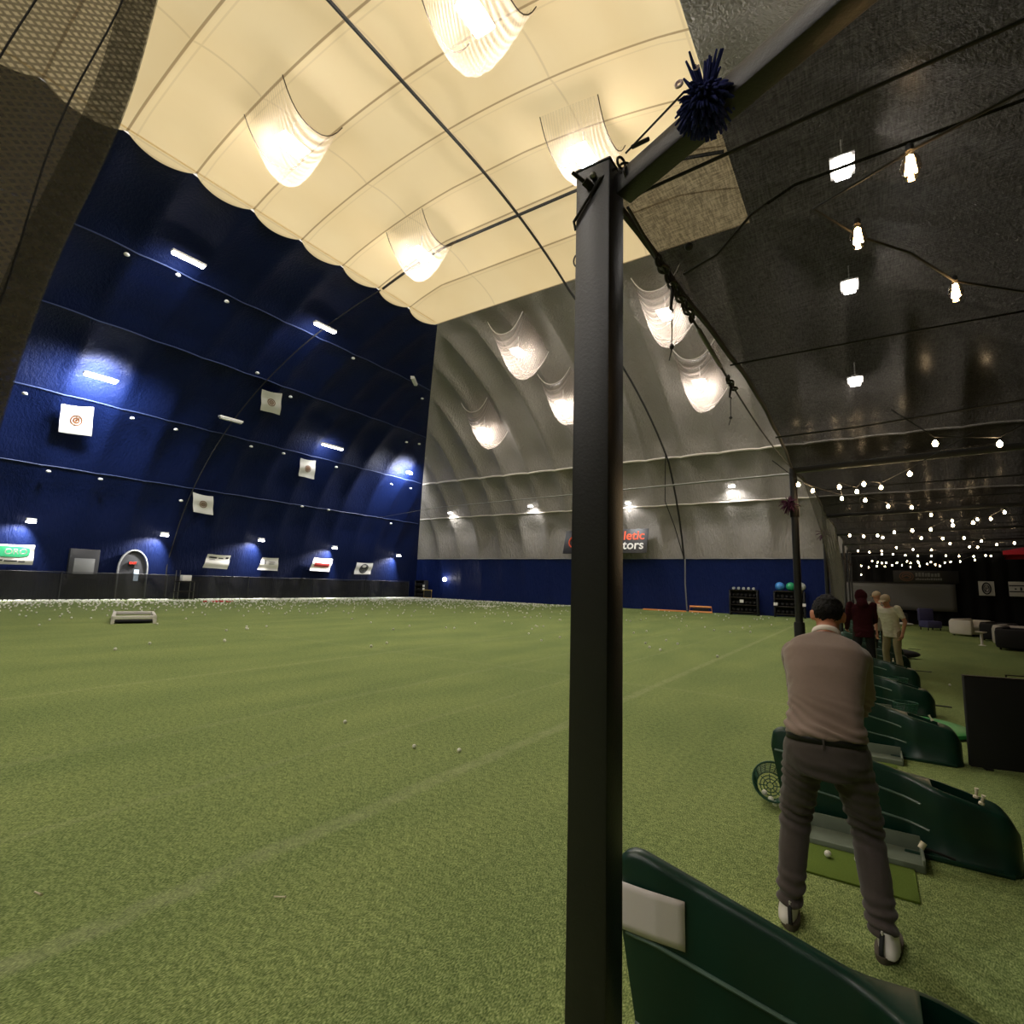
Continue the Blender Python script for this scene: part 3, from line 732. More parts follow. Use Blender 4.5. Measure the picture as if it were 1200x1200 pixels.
g = MB(); g.box(-0.3,0.3,-0.5,0.5,1.15,1.22,bev=0.01); g.box(-0.3,0.3,-0.5,0.5,0.5,0.55); g.build('shelf', M['darksteel'], t)
for sx, sy in ((-1,-1),(1,-1),(1,1),(-1,1)):
    g = MB(); g.tube([(0.27*sx,0.47*sy,0),(0.27*sx,0.47*sy,1.9 if sy < 0 else 1.2)], 0.025, 6); g.build('leg', M['steel'], t)
g = MB(); g.box(-0.2,0.2,-0.25,0.3,1.22,1.6,bev=0.03); o = g.build('storage_box', M['vinyl'], loc=(-37.2,17.3,0)); tag(o, 'pale box sitting on top of the work cart by the navy wall', 'box')

# black sponsor sign on the end wall
t = thing('wall_sign', 'black sign with orange and white lettering on the grey end wall', 'sign', (-17.2,39.0,5.2))
ang = math.atan2(0.5, 1.9)
Ms = Matrix.Rotation(-0.30, 4, 'X')
g = MB(); g.box(-3.55,3.55,-0.03,0.03,-1.0,1.0,Ms,0.01); g.build('sign_face', M['signblack'], t)
R = Matrix.Rotation(PI/2-0.30, 4, 'X')
for txt, m_, zz in (('Athletic', M['orangeink'], 0.42), ('Mentors', M['white'], -0.36)):
    Mx = R.copy(); Mx.translation = Ms @ Vector((3.3,-0.05,zz)); text_mesh(txt, 1.02, 'sign_lettering', m_, t, Mx, 0.01, 'RIGHT')
g = MB(); g.tube([Ms @ Vector((-2.6+0.5*math.cos(a),-0.05,0.5*math.sin(a))) for a in [i*PI/10 for i in range(20)]], 0.06, 6, closed=True); g.build('sign_logo', M['orangeink'], t)

# ------------------------------------------------------------------ things along the foot of the end wall
def rack(x, lab, top, n=4, wdt=1.75):
    t = thing('storage_rack', lab, 'rack', (x, 39.75, 0), 0, 'storage racks along the end wall')
    for sx in (-1, 1):
        g = MB(); g.box(sx*wdt/2-0.05,sx*wdt/2+0.05,-0.3,0.3,0,1.71,bev=0.01); g.build('upright', M['black'], t)
    for k in range(n):
        g = MB(); z = 0.15+k*0.5; g.box(-wdt/2,wdt/2,-0.3,0.3,z,z+0.07,bev=0.01); g.build('shelf', M['darksteel'], t)
        c = MB()
        for i in range(6): c.ball((-wdt/2+0.2+i*(wdt-0.4)/5, 0, z+0.2), 0.13, 8)
        if k < n-1: c.build('stored_balls', M['black'], t)
    g = MB(); g.box(-wdt/2+0.05,wdt/2-0.05,0.24,0.28,0.1,1.75); g.build('back_panel', M['black'], t)
    for (px, pz) in top['labels']:
        g = MB(); g.box(px-0.12,px+0.12,-0.34,-0.31,pz-0.1,pz+0.1); g.build('rack_label', M['white'], t)
    return t
rack(-7.1, 'black storage rack with a row of small pale handles on top', {'labels': [(-0.1,0.95)]})
rack(-4.3, 'black storage rack holding large exercise balls, behind the second post', {'labels': [(-0.8,0.85),(0.85,0.85)]})
rack(-38.2+0.9, 'dark rack of speckled gear in the corner of the navy and grey walls', {'labels': [(0.6,1.2),(0.6,0.9)]}, 4, 1.2)
for i in range(5):
    g = MB(); g.tube([(0,-0.1,0),(0,0.1,0)], 0.09, 10); o = g.build('dumbbell', M['ballgrey'], loc=(-7.75+i*0.32, 39.75, 1.82))
    tag(o, 'pale round dumbbell end on top of the left storage rack', 'dumbbell', 'dumbbells on the left storage rack')
for x, mm, lab in ((-4.85,'ballblue','blue exercise ball on the storage rack by the end wall'),(-4.2,'ballgreen','green exercise ball on the storage rack by the end wall'),(-3.6,'ballgrey','pale grey exercise ball on the storage rack right of the second post')):
    g = MB(); g.ball((0,0,0), 0.29, 14); o = g.build('exercise_ball', M[mm], loc=(x,39.75,2.015)); tag(o, lab, 'ball')
t = thing('training_hurdle', 'low orange training frame lying by the blue band', 'hurdle', (-10.0,39.6,0))
g = MB(); g.tube([(-0.8,0,0.06),(0.8,0,0.06),(0.75,0,0.42),(-0.75,0,0.42)], 0.07, 8, closed=True); g.build('frame', M['orange'], t)
g = MB(); g.box(-0.55,0.55,-0.04,0.04,0.14,0.32); g.build('panel', M['black'], t)
g = MB(); g.box(-1.6,1.6,-0.12,0.12,0,0.1,bev=0.02); o = g.build('training_bar', M['orange'], loc=(-12.6,39.5,0)); tag(o, 'long orange training bar on the turf by the end wall', 'bar')
t = thing('framed_board', 'small yellow framed board by the blue band near the corner', 'frame', (-36.0,39.3,0))
g = MB(); g.tube([(-0.5,0,0.05),(0.5,0,0.05),(0.5,0,0.8),(-0.5,0,0.8)], 0.045, 6, closed=True); g.build('frame', M['yellow'], t)
g = MB(); g.box(-0.45,0.45,-0.02,0.02,0.1,0.76); g.build('board', M['black'], t)
g = MB(); g.ball((0,0,0),0.2,10); o = g.build('wall_light', M['lamp_low'], loc=(-34.6,40.1,1.9)); tag(o, 'small round white light on the blue band near the corner', 'light')

# bordered target frame lying on the turf
t = thing('chipping_target', 'white edged rectangular target frame lying on the turf among golf balls', 'frame', (-21.4,8.4,0), 2.78)
for (x0,x1,y0,y1) in ((-1.3,1.3,-0.62,-0.52),(-1.3,1.3,0.52,0.62),(-1.3,-1.2,-0.62,0.62),(1.2,1.3,-0.62,0.62)):
    g = MB(); g.box(x0,x1,y0,y1,0.14,0.26,bev=0.02); g.build('rail', M['white'], t)
for sx in (-1,0,1):
    for sy in (-1,1):
        g = MB(); g.box(sx*1.25-0.06,sx*1.25+0.06,sy*0.57-0.05,sy*0.57+0.05,0,0.16); g.build('foot', M['white'], t)
g = MB(); g.box(-1.2,1.2,-0.52,0.52,0.05,0.07); g.build('net_bed', M['blackcloth'], t)

# ------------------------------------------------------------------ golf balls
def ball_mesh(r):
    bm = bmesh.new(); bmesh.ops.create_icosphere(bm, subdivisions=2, radius=r); me = bpy.data.meshes.new('golf_ball'); bm.to_mesh(me); bm.free()
    for p in me.polygons: p.use_smooth = True
    me.materials.append(M['golfball']); return me
bm_near = ball_mesh(0.0215); bm_far = ball_mesh(0.034)
def put_ball(x, y, z, lab, group=None, me=None):
    o = bpy.data.objects.new('golf_ball', me or bm_near); C.objects.link(o); o.location = (x,y,z); tag(o, lab, 'golf ball', group); return o
pts = []
while len(pts) < 4600:
    q = rnd.random()
    if q < 0.62: x = -37.7+rnd.expovariate(1/2.2); y = rnd.uniform(4,39)
    elif q < 0.80: x = -37.5+rnd.expovariate(1/8.0); y = rnd.uniform(2,39.5)
    elif q < 0.97: x = rnd.uniform(-37.5,-20); y = 39.8-rnd.expovariate(1/3.5)
    else: x = rnd.uniform(-30,-3); y = rnd.uniform(14,39)
    if x < -37.7 or x > -2.5 or y < -3 or y > 39.8 or math.hypot(x, y) < 12 or (abs(x+37.2) < 0.6 and abs(y-17.3) < 0.8): continue
    pts.append((x, y))
for i in range(60): pts.append((rnd.gauss(-22.5,0.45), rnd.gauss(30.8,0.5)))
pts.sort(key=lambda p: math.hypot(*p))
for x, y in pts[:285]:
    put_ball(x, y, 0.031, 'white golf ball lying loose on the far turf', 'loose golf balls scattered on the far turf', bm_far)
g = MB(); ico = [tuple(v.co) for v in bm_far.vertices]; bm0 = bmesh.new(); bmesh.ops.create_icosphere(bm0, subdivisions=1, radius=0.04); iv = [v.co.copy() for v in bm0.verts]; bm0.verts.index_update(); fi = [tuple(v.index for v in f.verts) for f in bm0.faces]; bm0.free()
for x, y in pts[285:]: g.add([v+Vector((x,y,0.03)) for v in iv], fi)
o = g.build('golf_balls', M['golfball']); tag(o, 'dense drift of white golf balls along the foot of the navy wall', 'golf balls', None, 'stuff')
g = MB()
for i in range(70):
    g.add([v+Vector((rnd.gauss(-35.0,0.25), rnd.gauss(18.4,0.55), 0.05+rnd.random()*0.12)) for v in [q*1.5 for q in iv]], fi) if False else None
rb = ball_mesh(0.05); rb.materials.clear(); rb.materials.append(M['redball'])
for i in range(26):
    o = bpy.data.objects.new('range_ball', rb); C.objects.link(o); o.location = (rnd.gauss(-33.6,0.3), rnd.gauss(17.5,0.5), 0.05)
    tag(o, 'red ball in the red cluster at the far side of the turf', 'golf ball', 'red balls clustered on the far turf')
put_ball(-3.89,4.16,0.0215,'left of the two golf balls close together on open turf')
put_ball(-3.46,4.35,0.0215,'right of the two golf balls close together on open turf')
put_ball(-5.16,4.33,0.0215,'lone golf ball on open turf further left than the close pair')
put_ball(1.22,13.26,0.0215,'lone golf ball on the aisle turf left of the black panel')
put_ball(-0.29,4.16,0.036,'golf ball on the mat between the golfer\'s legs')
put_ball(-0.13,4.20,0.036,'golf ball on the mat half hidden by the golfer\'s right leg')
for (x,y,a) in ((-2.66,1.88,0.6),(-3.68,1.16,0.2)):
    g = MB(); g.tube([(-0.03,0,0),(0.022,0,0),(0.03,0,0)], [0.0035,0.0035,0.007], 8); o = g.build('golf_tee', M['rubber'], loc=(x,y,0.008)); o.rotation_euler = (0,0,a)
    tag(o, 'white golf tee lying on the turf '+('nearer the nearest post' if x > -3 else 'at the far left'), 'golf tee')

# ------------------------------------------------------------------ bay dividers
XLb = lambda z: -0.70+0.11*(1-z/0.62)
def divider_body():
    NU = 44
    rows = []
    def h(u):
        base = 0.645-0.325*max(0,(u-0.08))/0.92
        if u < 0.09: base = 0.52+ (0.645-0.52)*math.sqrt(max(0,1-(1-u/0.09)**2))
        if u > 0.93: base -= 0.10*((u-0.93)/0.07)**2.2
        return base
    def th(u):
        s = min(1,max(0,(u-0.55)/0.19)); s = s*s*(3-2*s); t = 0.042+0.118*s
        if u > 0.90: t *= math.sqrt(max(0.03,1-((u-0.90)/0.1)**2*0.85))
        if u < 0.03: t *= 0.75+0.25*u/0.03
        return t
    vs = []; n = 0
    for i in range(NU+1):
        u = i/NU; H_ = h(u); T = th(u)
        ring = [(-T-0.018,0.0),(-T-0.018,0.028),(-T,0.045),(-T*0.97,H_*0.5),(-T*0.93,H_-0.03),(-T*0.93+0.012,H_-0.008),(-T*0.93+0.028,H_),
                (T*0.93-0.028,H_),(T*0.93-0.012,H_-0.008),(T*0.93,H_-0.03),(T*0.97,H_*0.5),(T,0.045),(T+0.018,0.028),(T+0.018,0.0)]
        for (y, z) in ring:
            x = XLb(z)+(0.72-XLb(z))*u; vs.append(Vector((x,y,z)))
        n = len(ring)
    fs = []
    for i in range(NU):
        for j in range(n-1): fs.append((i*n+j,(i+1)*n+j,(i+1)*n+j+1,i*n+j+1))
    fs.append(tuple(range(n))); fs.append(tuple(NU*n+j for j in range(n)))
    me = bpy.data.meshes.new('divider_body'); me.from_pydata([tuple(v) for v in vs],[],fs)
    bm = bmesh.new(); bm.from_mesh(me); bm.faces.ensure_lookup_table(); bmesh.ops.recalc_face_normals(bm, faces=bm.faces)
    top = []
    for f in bm.faces:
        c = f.calc_center_median()
        if len(f.verts) == 4 and abs(c.y) < 0.01 and f.normal.z > 0.7 and 0.27 < c.x < 0.56: top.append(f)
    if top:
        bmesh.ops.inset_region(bm, faces=top, thickness=0.02)
        r = bmesh.ops.extrude_face_region(bm, geom=top)
        ev = [e for e in r['geom'] if isinstance(e, bmesh.types.BMVert)]
        bmesh.ops.translate(bm, verts=ev, vec=(0,0,-0.13))
        bmesh.ops.delete(bm, geom=top, context='FACES')
    bmesh.ops.recalc_face_normals(bm, faces=bm.faces)
    bm.to_mesh(me); bm.free()
    for p in me.polygons: p.use_smooth = True
    me.set_sharp_from_angle(angle=math.radians(45)); me.materials.append(M['divider'])
    return me, h, th
dme, dh, dth = divider_body()
def rib_mesh(side, f0, f1, u1):
    g = MB(); pts = []
    for i in range(22):
        u = 0.015+(u1-0.015)*i/21; z = dh(max(u,0.09))*(f0+(f1-f0)*u); x = XLb(z)+(0.72-XLb(z))*u
        pts.append((x, side*(dth(u)*0.965+0.002), z))
    g.tube(pts, 0.009, 6); return g
DY = [2.2, 4.75, 7.25, 9.8, 12.35, 14.9, 17.4, 19.9, 22.4, 24.9]
ordn = ['nearest green divider, with the pale sheet on it, beside the nearest post','second green divider from the camera, in front of the golfer','third green divider from the camera, just beyond the golfer\'s tray','fourth green divider from the camera, behind the first wire basket','fifth green divider from the camera','sixth green divider from the camera, in front of the people','seventh green divider from the camera','eighth green divider from the camera','ninth green divider from the camera','farthest green divider from the camera']
def divider(loc, lab, ribs):
    d0 = thing('bay_divider', lab, 'divider', loc, 0, 'green bay dividers in a row')
    o = bpy.data.objects.new('body', dme); C.objects.link(o); o.parent = d0
    for s in (-1, 1):
        for (f0, f1, u1) in ribs: rib_mesh(s, f0, f1, u1).build('ridge', M['rib'], d0)
    g = MB(); g.box(0.12,0.66,-0.185,-0.165,0,0.03,bev=0.008); g.build('base_flange', M['divider'], d0)
    return d0
divider((-0.22,DY[0],0), ordn[0], [(0.54,0.50,0.66)])
d0 = divider((0,DY[1],0), ordn[1], [(0.74,0.64,0.64),(0.40,0.32,0.66)])
for i in range(2, len(DY)): dup(d0, (0,DY[i],0), 0, ordn[i])
# sheet taped to the nearest divider
def sheet():
    vs = []; t = 0.046
    def P(u, v):
        x = -0.93+0.31*u; z = 0.36+0.17*v+0.0*u; return Vector((x, 2.2-0.05-0.006*math.sin(u*4), z))
    g = MB(); g.grid(lambda u, v: P(u, v), 10, 6); o = g.build('paper_sheet', M['paper'], solid=0.002)
    tag(o, 'blank pale laminated sheet stuck on the nearest green divider', 'sheet')
sheet()
# rubber tees standing on the dividers
def rubber_tee(p, lab, tilt=0.0):
    g = MB(); g.lathe([(0.016,0),(0.016,0.012),(0.008,0.016),(0.008,0.045),(0.012,0.06)], 12); o = g.build('rubber_tee', M['rubber'], loc=p); o.rotation_euler = (tilt*0.5,tilt,0)
    tag(o, lab, 'golf tee')
rubber_tee((0.52,4.70,0.40),'white rubber tee standing at the rim of the second divider pocket',0.1)
rubber_tee((0.535,4.63,0.385),'short white rubber tee against the near rim of the second divider pocket',0.25)
rubber_tee((0.5,7.2,0.40),'white rubber tee tilted on top of the third divider',-0.5)
rubber_tee((0.34,12.3,0.46),'white rubber tee on top of the fifth divider',0.0)

# ball trays, hitting mats
def tray(x, y, lab, dark=0):
    t = thing('ball_tray', lab, 'tray', (x,y,0), 0, 'grey ball trays in front of the dividers')
    g = MB(); a, c = 0.34, 0.155
    g.box(-a,a,-c,c,0.0,0.016,bev=0.004); g.build('tray_floor', M['tray'], t)
    for nm, (x0,x1,y0,y1,h_) in (('front_lip',(-a,a,-c-0.008,-c+0.008,0.045)),('back_wall',(-a,a,c-0.008,c+0.012,0.105)),('side_wall',(-a-0.008,-a+0.008,-c,c,0.075)),('side_wall',(a-0.008,a+0.008,-c,c,0.075))):
        g = MB(); g.box(x0,x1,y0,y1,0,h_,bev=0.004); g.build(nm, M['tray'], t)
    return t
t0 = tray(-0.13,4.485,'grey ball tray at the golfer\'s mat, against the second divider')
for y, l in ((7.03,'grey ball tray against the third divider'),(9.6,'grey ball tray against the fourth divider'),(12.15,'grey ball tray against the fifth divider')):
    dup(t0, (-0.13,y-0.085,0), 0, l)
g = MB(); g.box(-0.44,0.16,3.90,4.33,0.0,0.014,bev=0.004); o = g.build('hitting_mat', M['mat']); tag(o, 'thin darker green hitting mat at the golfer\'s feet', 'mat')
for y, l in ((6.55,'darker green hitting mat in front of the third divider'),(9.1,'darker green hitting mat in front of the fourth divider')):
    c = o.copy(); C.objects.link(c); c.location = (0,y-4.13,0); c['label'] = l
t = thing('alignment_stick', 'dark stick with a white rubber end resting on the ball tray', 'stick', (0.2,4.42,0.07))
g = MB(); g.tube([(0,0,0.04),(0.02,0.01,0.075)], 0.018, 10); g.build('rubber_end', M['rubber'], t)
g = MB(); g.tube([(0.01,0.0,0.05),(0.17,0.03,0.01)], 0.008, 8); g.build('shaft', M['blackrubber'], t)

# wire ball baskets
def basket(p, lab, tipped=False, rz=0.0):
    t = thing('wire_basket', lab, 'basket', p, rz, 'green wire ball baskets')
    if tipped: t.rotation_euler = (1.12, 0.0, 0.25)
    R0, R1, Hh = 0.10, 0.145, 0.22
    g = MB(); ring = lambda r, z: [(r*math.cos(a), r*math.sin(a), z) for a in [2*PI*i/24 for i in range(24)]]
    g.tube(ring(R1,Hh), 0.008, 6, closed=True); g.build('rim', M['basket'], t)
    g = MB()
    for k in range(7): z = 0.02+k*0.03; g.tube(ring(R0+(R1-R0)*z/Hh, z), 0.0035, 5, closed=True)
    for i in range(20):
        a = 2*PI*i/20; g.tube([(R0*math.cos(a),R0*math.sin(a),0.0),(R1*math.cos(a),R1*math.sin(a),Hh)], 0.0035, 5)
    g.build('wire_side', M['basket'], t)
    g = MB()
    for r in (0.025,0.05,0.075,0.10): g.tube(ring(r,0.005), 0.004, 5, closed=True)
    for i in range(8): a = 2*PI*i/8; g.tube([(0.02*math.cos(a),0.02*math.sin(a),0.005),(0.09*math.cos(a),0.09*math.sin(a),0.005)], 0.004, 5)
    g.build('wire_bottom', M['basket'] , t)
    return t
basket((-0.74,5.03,0.10), 'green wire basket tipped on its side in front of the golfer, with balls spilling', True)
put_ball(-0.755,4.84,0.10,'golf ball in the tipped wire basket, leftmost')
put_ball(-0.71,4.83,0.065,'golf ball in the tipped wire basket, in the middle')
put_ball(-0.675,4.81,0.045,'golf ball in the tipped wire basket, lowest at the rim')
basket((0.36,9.30,0), 'green wire basket standing upright just beyond the third divider')
basket((0.38,11.85,0), 'green wire basket standing upright between the fourth and fifth dividers')
basket((0.30,14.4,0), 'green wire basket standing upright in front of the sixth divider')
# round bright green plastic tray
t = thing('round_putting_disc', 'bright green round plastic disc lying behind the third divider', 'disc', (0.42,8.75,0))
g = MB(); g.lathe([(0.56,0.0),(0.58,0.03),(0.57,0.06),(0.52,0.075),(0.36,0.075),(0.32,0.05),(0.30,0.02)], 40); g.build('disc', M['ringgreen'], t)
g = MB(); g.lathe([(0.585,0.0),(0.59,0.012),(0.56,0.014)], 40, cap=False); g.build('base_rim', M['blackrubber'], t)
# thin rubber strips on the aisle turf
for (x,y,l) in ((0.83,10.75,'dark thin rubber strip on the aisle turf beside the fourth divider'),(0.95,15.3,'dark thin rubber strip on the aisle turf beside the sixth divider'),(1.15,21.3,'farthest dark thin rubber strip on the aisle turf')):
    g = MB(); g.box(-0.16,0.16,-0.03,0.03,0,0.012); o = g.build('rubber_strip', M['blackrubber'], loc=(x,y,0)); tag(o, l, 'strip')

# black panel behind the bays
t = thing('privacy_screen', 'tall black rectangular panel standing on the aisle turf at the right edge', 'panel', (1.35,7.30,0), 0.22)
g = MB(); g.box(-0.60,0.62,-0.03,0.03,0.02,0.885,bev=0.008); g.build('board', M['black'], t)
g = MB(); g.box(-0.60,0.62,-0.032,0.032,0.885,0.897,bev=0.003); g.build('top_rail', M['darksteel'], t)
for sx in (-0.45,0.45):
    g = MB(); g.box(sx-0.03,sx+0.03,-0.03,0.28,0,0.02); g.build('foot', M['black'], t)
def metal_chair(p, rz, lab):
    t = thing('lounge_chair', lab, 'chair', p, rz, 'dark metal framed chairs')
    g = MB(); g.box(-0.25,0.25,-0.25,0.25,0.40,0.50,bev=0.03); g.build('seat', M['darksofa'], t)
    g = MB(); g.box(-0.25,0.25,0.20,0.28,0.48,0.98,Matrix.Rotation(-0.12,4,'X'),0.035); g.build('backrest', M['darksofa'], t)
    for sx in (-1,1):
        g = MB(); g.tube([(0.29*sx,-0.26,0),(0.29*sx,-0.26,0.66),(0.29*sx,0.27,0.66),(0.29*sx,0.27,0)], 0.013, 6); g.build('arm_frame', M['darksteel'], t)
    g = MB(); g.tube([(-0.29,0,0.39),(0.29,0,0.39)], 0.013, 6); g.build('crossbar', M['darksteel'], t)
metal_chair((1.82,9.55,0), -1.3, 'dark metal framed chair just beyond the black panel')

# ------------------------------------------------------------------ posts, beams, canopy
PXc = -0.70
PY = [1.535, 7.36, 13.25, 19.1, 24.95, 30.8, 36.65]
def zc(y): return 3.08+0.0235*(y-1.5)
pl = ['nearest black square steel post in the foreground','second black post, rising beyond the golfer\'s shoulder','third black post of the canopy row','fourth black post of the canopy row','fifth black post of the canopy row','sixth black post of the canopy row','last black post of the canopy row near the end wall']
for i, y in enumerate(PY):
    t = thing('canopy_post', pl[i], 'post', (PXc, y, 0), 0, 'black posts along the canopy edge')
    if i == 0:
        w = 0.0625; hgt = 3.09
        g = MB(); g.box(-w,w,-w,w,0,hgt,bev=0.008); g.build('shaft', M['blacksteel'], t)
        g = MB(); g.box(-0.12,0.12,-0.12,0.12,0,0.012,bev=0.003); g.build('base_plate', M['blacksteel'], t)
        g = MB(); g.box(-w-0.002,w+0.002,-w-0.002,w+0.002,hgt-0.004,hgt+0.004,bev=0.002); g.build('cap', M['blacksteel'], t)
        g = MB(); g.tube([(-0.050,-0.115,hgt-0.045),(0.0,-0.055,hgt-0.085)], 0.0065, 8); g.tube([(-0.02,-0.085,hgt-0.068),(-0.004,-0.055,hgt-0.082)], 0.014, 6); g.build('threaded_rod', M['darksteel'], t)
        g = MB(); g.ball((0.006,-0.07,hgt-0.05), 0.012, 8); g.build('rod_nut', M['steel'], t)
        g = MB(); g.tube([(-w-0.004,-0.05,2.93-0.05),(-w-0.002,-w-0.006,2.9),(0.03,-w-0.006,hgt-0.07),(w+0.01,-0.03,hgt-0.02)], 0.005, 6); g.build('wire_wrap', M['cable'], t)
        g = MB(); g.tube([(-w-0.012+0.014*math.cos(a), -0.02, 2.79+0.022*math.sin(a)) for a in [2*PI*k/14 for k in range(14)]], 0.003, 5, closed=True); g.build('eye_ring', M['darksteel'], t)
        g = MB()
        for k in range(3): g.tube([(w+0.03+0.012*k+0.017*math.cos(a)*(1 if k % 2 else 0.4), -0.04+0.017*math.cos(a)*(0.4 if k % 2 else 1), hgt-0.02-0.024*k+0.020*math.sin(a)) for a in [2*PI*q/12 for q in range(12)]], 0.0045, 5, closed=True)
        g.build('shackle', M['darksteel'], t)
    else:
        hgt = zc(y)+0.0
        g = MB(); g.tube([(0,0,0),(0,0,hgt)], 0.042, 12); g.build('shaft', M['blacksteel'], t)
        g = MB(); g.lathe([(0.055,0.3),(0.06,0.32),(0.06,1.30),(0.055,1.32)], 14); g.build('pad_sleeve', M['black'], t)
        g = MB(); g.lathe([(0.052,0.0),(0.056,0.01),(0.056,0.02),(0.05,0.06)], 14); g.build('base_collar', M['black'], t)
        g = MB(); g.lathe([(0.052,hgt-0.62),(0.054,hgt-0.6),(0.054,hgt-0.5),(0.052,hgt-0.48)], 12); g.build('clamp', M['darksteel'], t)
# purple pom poms tied on two of the far posts
def pompom(p, r, m, lab, n=70, seed=1, nm='yarn_pom_pom', strand=0.006, droop=0.6):
    q = random.Random(seed); t = thing(nm, lab, 'pom pom', p)
    g = MB()
    for i in range(n):
        d = Vector((q.gauss(0,1),q.gauss(0,1),q.gauss(0,1)-0.25)).normalized(); L = r*q.uniform(0.75,1.15)
        pts = [Vector((0,0,0)), d*L*0.45+Vector((0,0,0.03*r)), d*L*0.8+Vector((0,0,-droop*r*0.1)), d*L+Vector((0,0,-droop*r*0.3))]
        g.tube(pts, [strand,strand,strand*0.95,strand*0.5], 5)
    g.build('yarn', m, t, angle=180)
    return t
pompom((PXc-0.05,7.30,2.77), 0.12, M['purpleyarn'], 'dark purple pom pom tied on the second black post', 60, 3)
pompom((PXc-0.02,13.2,2.95), 0.16, M['purpleyarn'], 'dark purple pom pom tied on the third black post', 60, 4)

# beams
BA = [Vector((-0.62,1.535,3.005)), Vector((4.2,-0.1,3.55))]
def beam(a, b_, w, h_, lab):
    d = (b_-a); L = d.length; d.normalize(); y = Vector((0,0,1)).cross(d).normalized(); z = d.cross(y)
    Mx = Matrix((d, y, z)).transposed().to_4x4(); Mx.translation = a
    g = MB(); g.box(0, L, -w/2, w/2, -h_/2, h_/2, Mx, 0.006); o = g.build('canopy_beam', M['blacksteel']); tag(o, lab, 'beam', 'beams under the canopy')
beam(BA[0], BA[1], 0.075, 0.075, 'nearest canopy beam, fixed to the top of the nearest post')
bn_ = ['second','third','fourth','fifth','sixth','last']
for i, y in enumerate(PY[1:]):
    beam(Vector((PXc,y,zc(y)-0.03)), Vector((9.0,y-0.15,zc(y)+0.22)), 0.07, 0.07, f'{bn_[i]} canopy beam away from the camera')
# the canopy itself
def cslope(y): return 0.022+0.085*max(0.0,min(1.0,(5.5-y)/4.0))
def can(u, v):
    y = 1.40+v*37.6
    x = -0.72+u*10.2
    if v < 0.12: y = y+(1-v/0.12)*(1.555-0.339*(x+0.62)-1.40)
    y = max(y, 1.57-0.339*(x+0.62))
    j = 0
    for k in range(len(PY)-1):
        if PY[k] <= y <= PY[k+1]: j = (y-PY[k])/(PY[k+1]-PY[k]); break
    sag = 0.10*math.sin(PI*j)
    fl = 0.0
    z = zc(y)+0.03+cslope(y)*(x+0.7)-sag*0.6*min(1,(x+0.72)/1.5+0.3)
    # valance drop at the field edge, gathered folds
    z += 0.012*math.sin(y*2.3+x*1.7)+0.008*math.sin(y*7.1)*math.exp(-(x+0.72)*2)
    xe = x + (0.10*math.sin(PI*j) if u == 0 else 0)
    return Vector((xe, y, z))
t = thing('shade_canopy', 'dark see-through shade cloth roof stretched over the hitting bays', 'canopy', (4,20,3.3))
g = MB(); g.grid(can, 46, 260); g.build('cloth', M['canopy'], t, world=True, angle=180)
g = MB(); g.tube([can(0, i/220)+Vector((0,0,-0.01)) for i in range(221)], 0.016, 6); g.build('hem', M['cable'], t, world=True)
# edge cable with chain, turnbuckles and hanging straps
t = thing('edge_cable', 'chain and turnbuckle cable along the field edge of the canopy', 'cable', (PXc,1.6,3.0))
e0, e1 = Vector((-0.625,1.6,2.965)), Vector((-0.70,7.3,3.18))
def ep(f, dz=0.0): p = e0.lerp(e1, f); return p+Vector((0,0,dz-0.10*math.sin(PI*min(1,f))*1.0+0.02))
g = MB(); g.tube([ep(i/40) for i in range(41)], 0.006, 6); g.build('wire', M['cable'], t, world=True)
def chain(f0, f1, n, r):
    g = MB()
    for k in range(n):
        f = f0+(f1-f0)*k/(n-1); p = ep(f); d = (ep(f+0.01)-p).normalized(); s = Vector((1,0,0)) if k % 2 else Vector((0.3,0,1)).normalized()
        g.tube([p+d*r*1.25*math.cos(a)+s*r*0.85*math.sin(a) for a in [2*PI*q/14 for q in range(14)]], r*0.3, 6, closed=True)
    g.build('chain', M['darksteel'], t, world=True)
chain(0.06, 0.15, 9, 0.022); chain(0.30, 0.335, 4, 0.022)
g = MB(); g.tube([ep(0.17), ep(0.175), ep(0.26), ep(0.265)], [0.006,0.012,0.012,0.006], 8); g.build('turnbuckle', M['steel'], t, world=True)
def strap(f, ln, lab):
    p = ep(f, -0.02); t = thing('pull_rope', lab, 'cord', p)
    g = MB(); g.tube([(0,0,0),(0.006,0,-0.02),(-0.004,0.004,-ln*0.3),(0.008,0,-ln*0.34),(0.002,0,-ln*0.37),(0.0,0,-ln*0.85),(-0.012,0,-ln)], [0.008,0.009,0.006,0.0035,0.003,0.0025,0.002], 6); g.build('rope', M['cable'], t)
    g = MB(); g.lathe([(0.002,-ln*0.78),(0.011,-ln*0.82),(0.008,-ln*0.845),(0.003,-ln*0.86)], 8); g.build('cord_stop', M['blackrubber'], t)
strap(0.09, 0.33, 'dark cord hanging from the chain right of the nearest post')
strap(0.31, 0.26, 'short dark cord hanging from the second chain cluster')
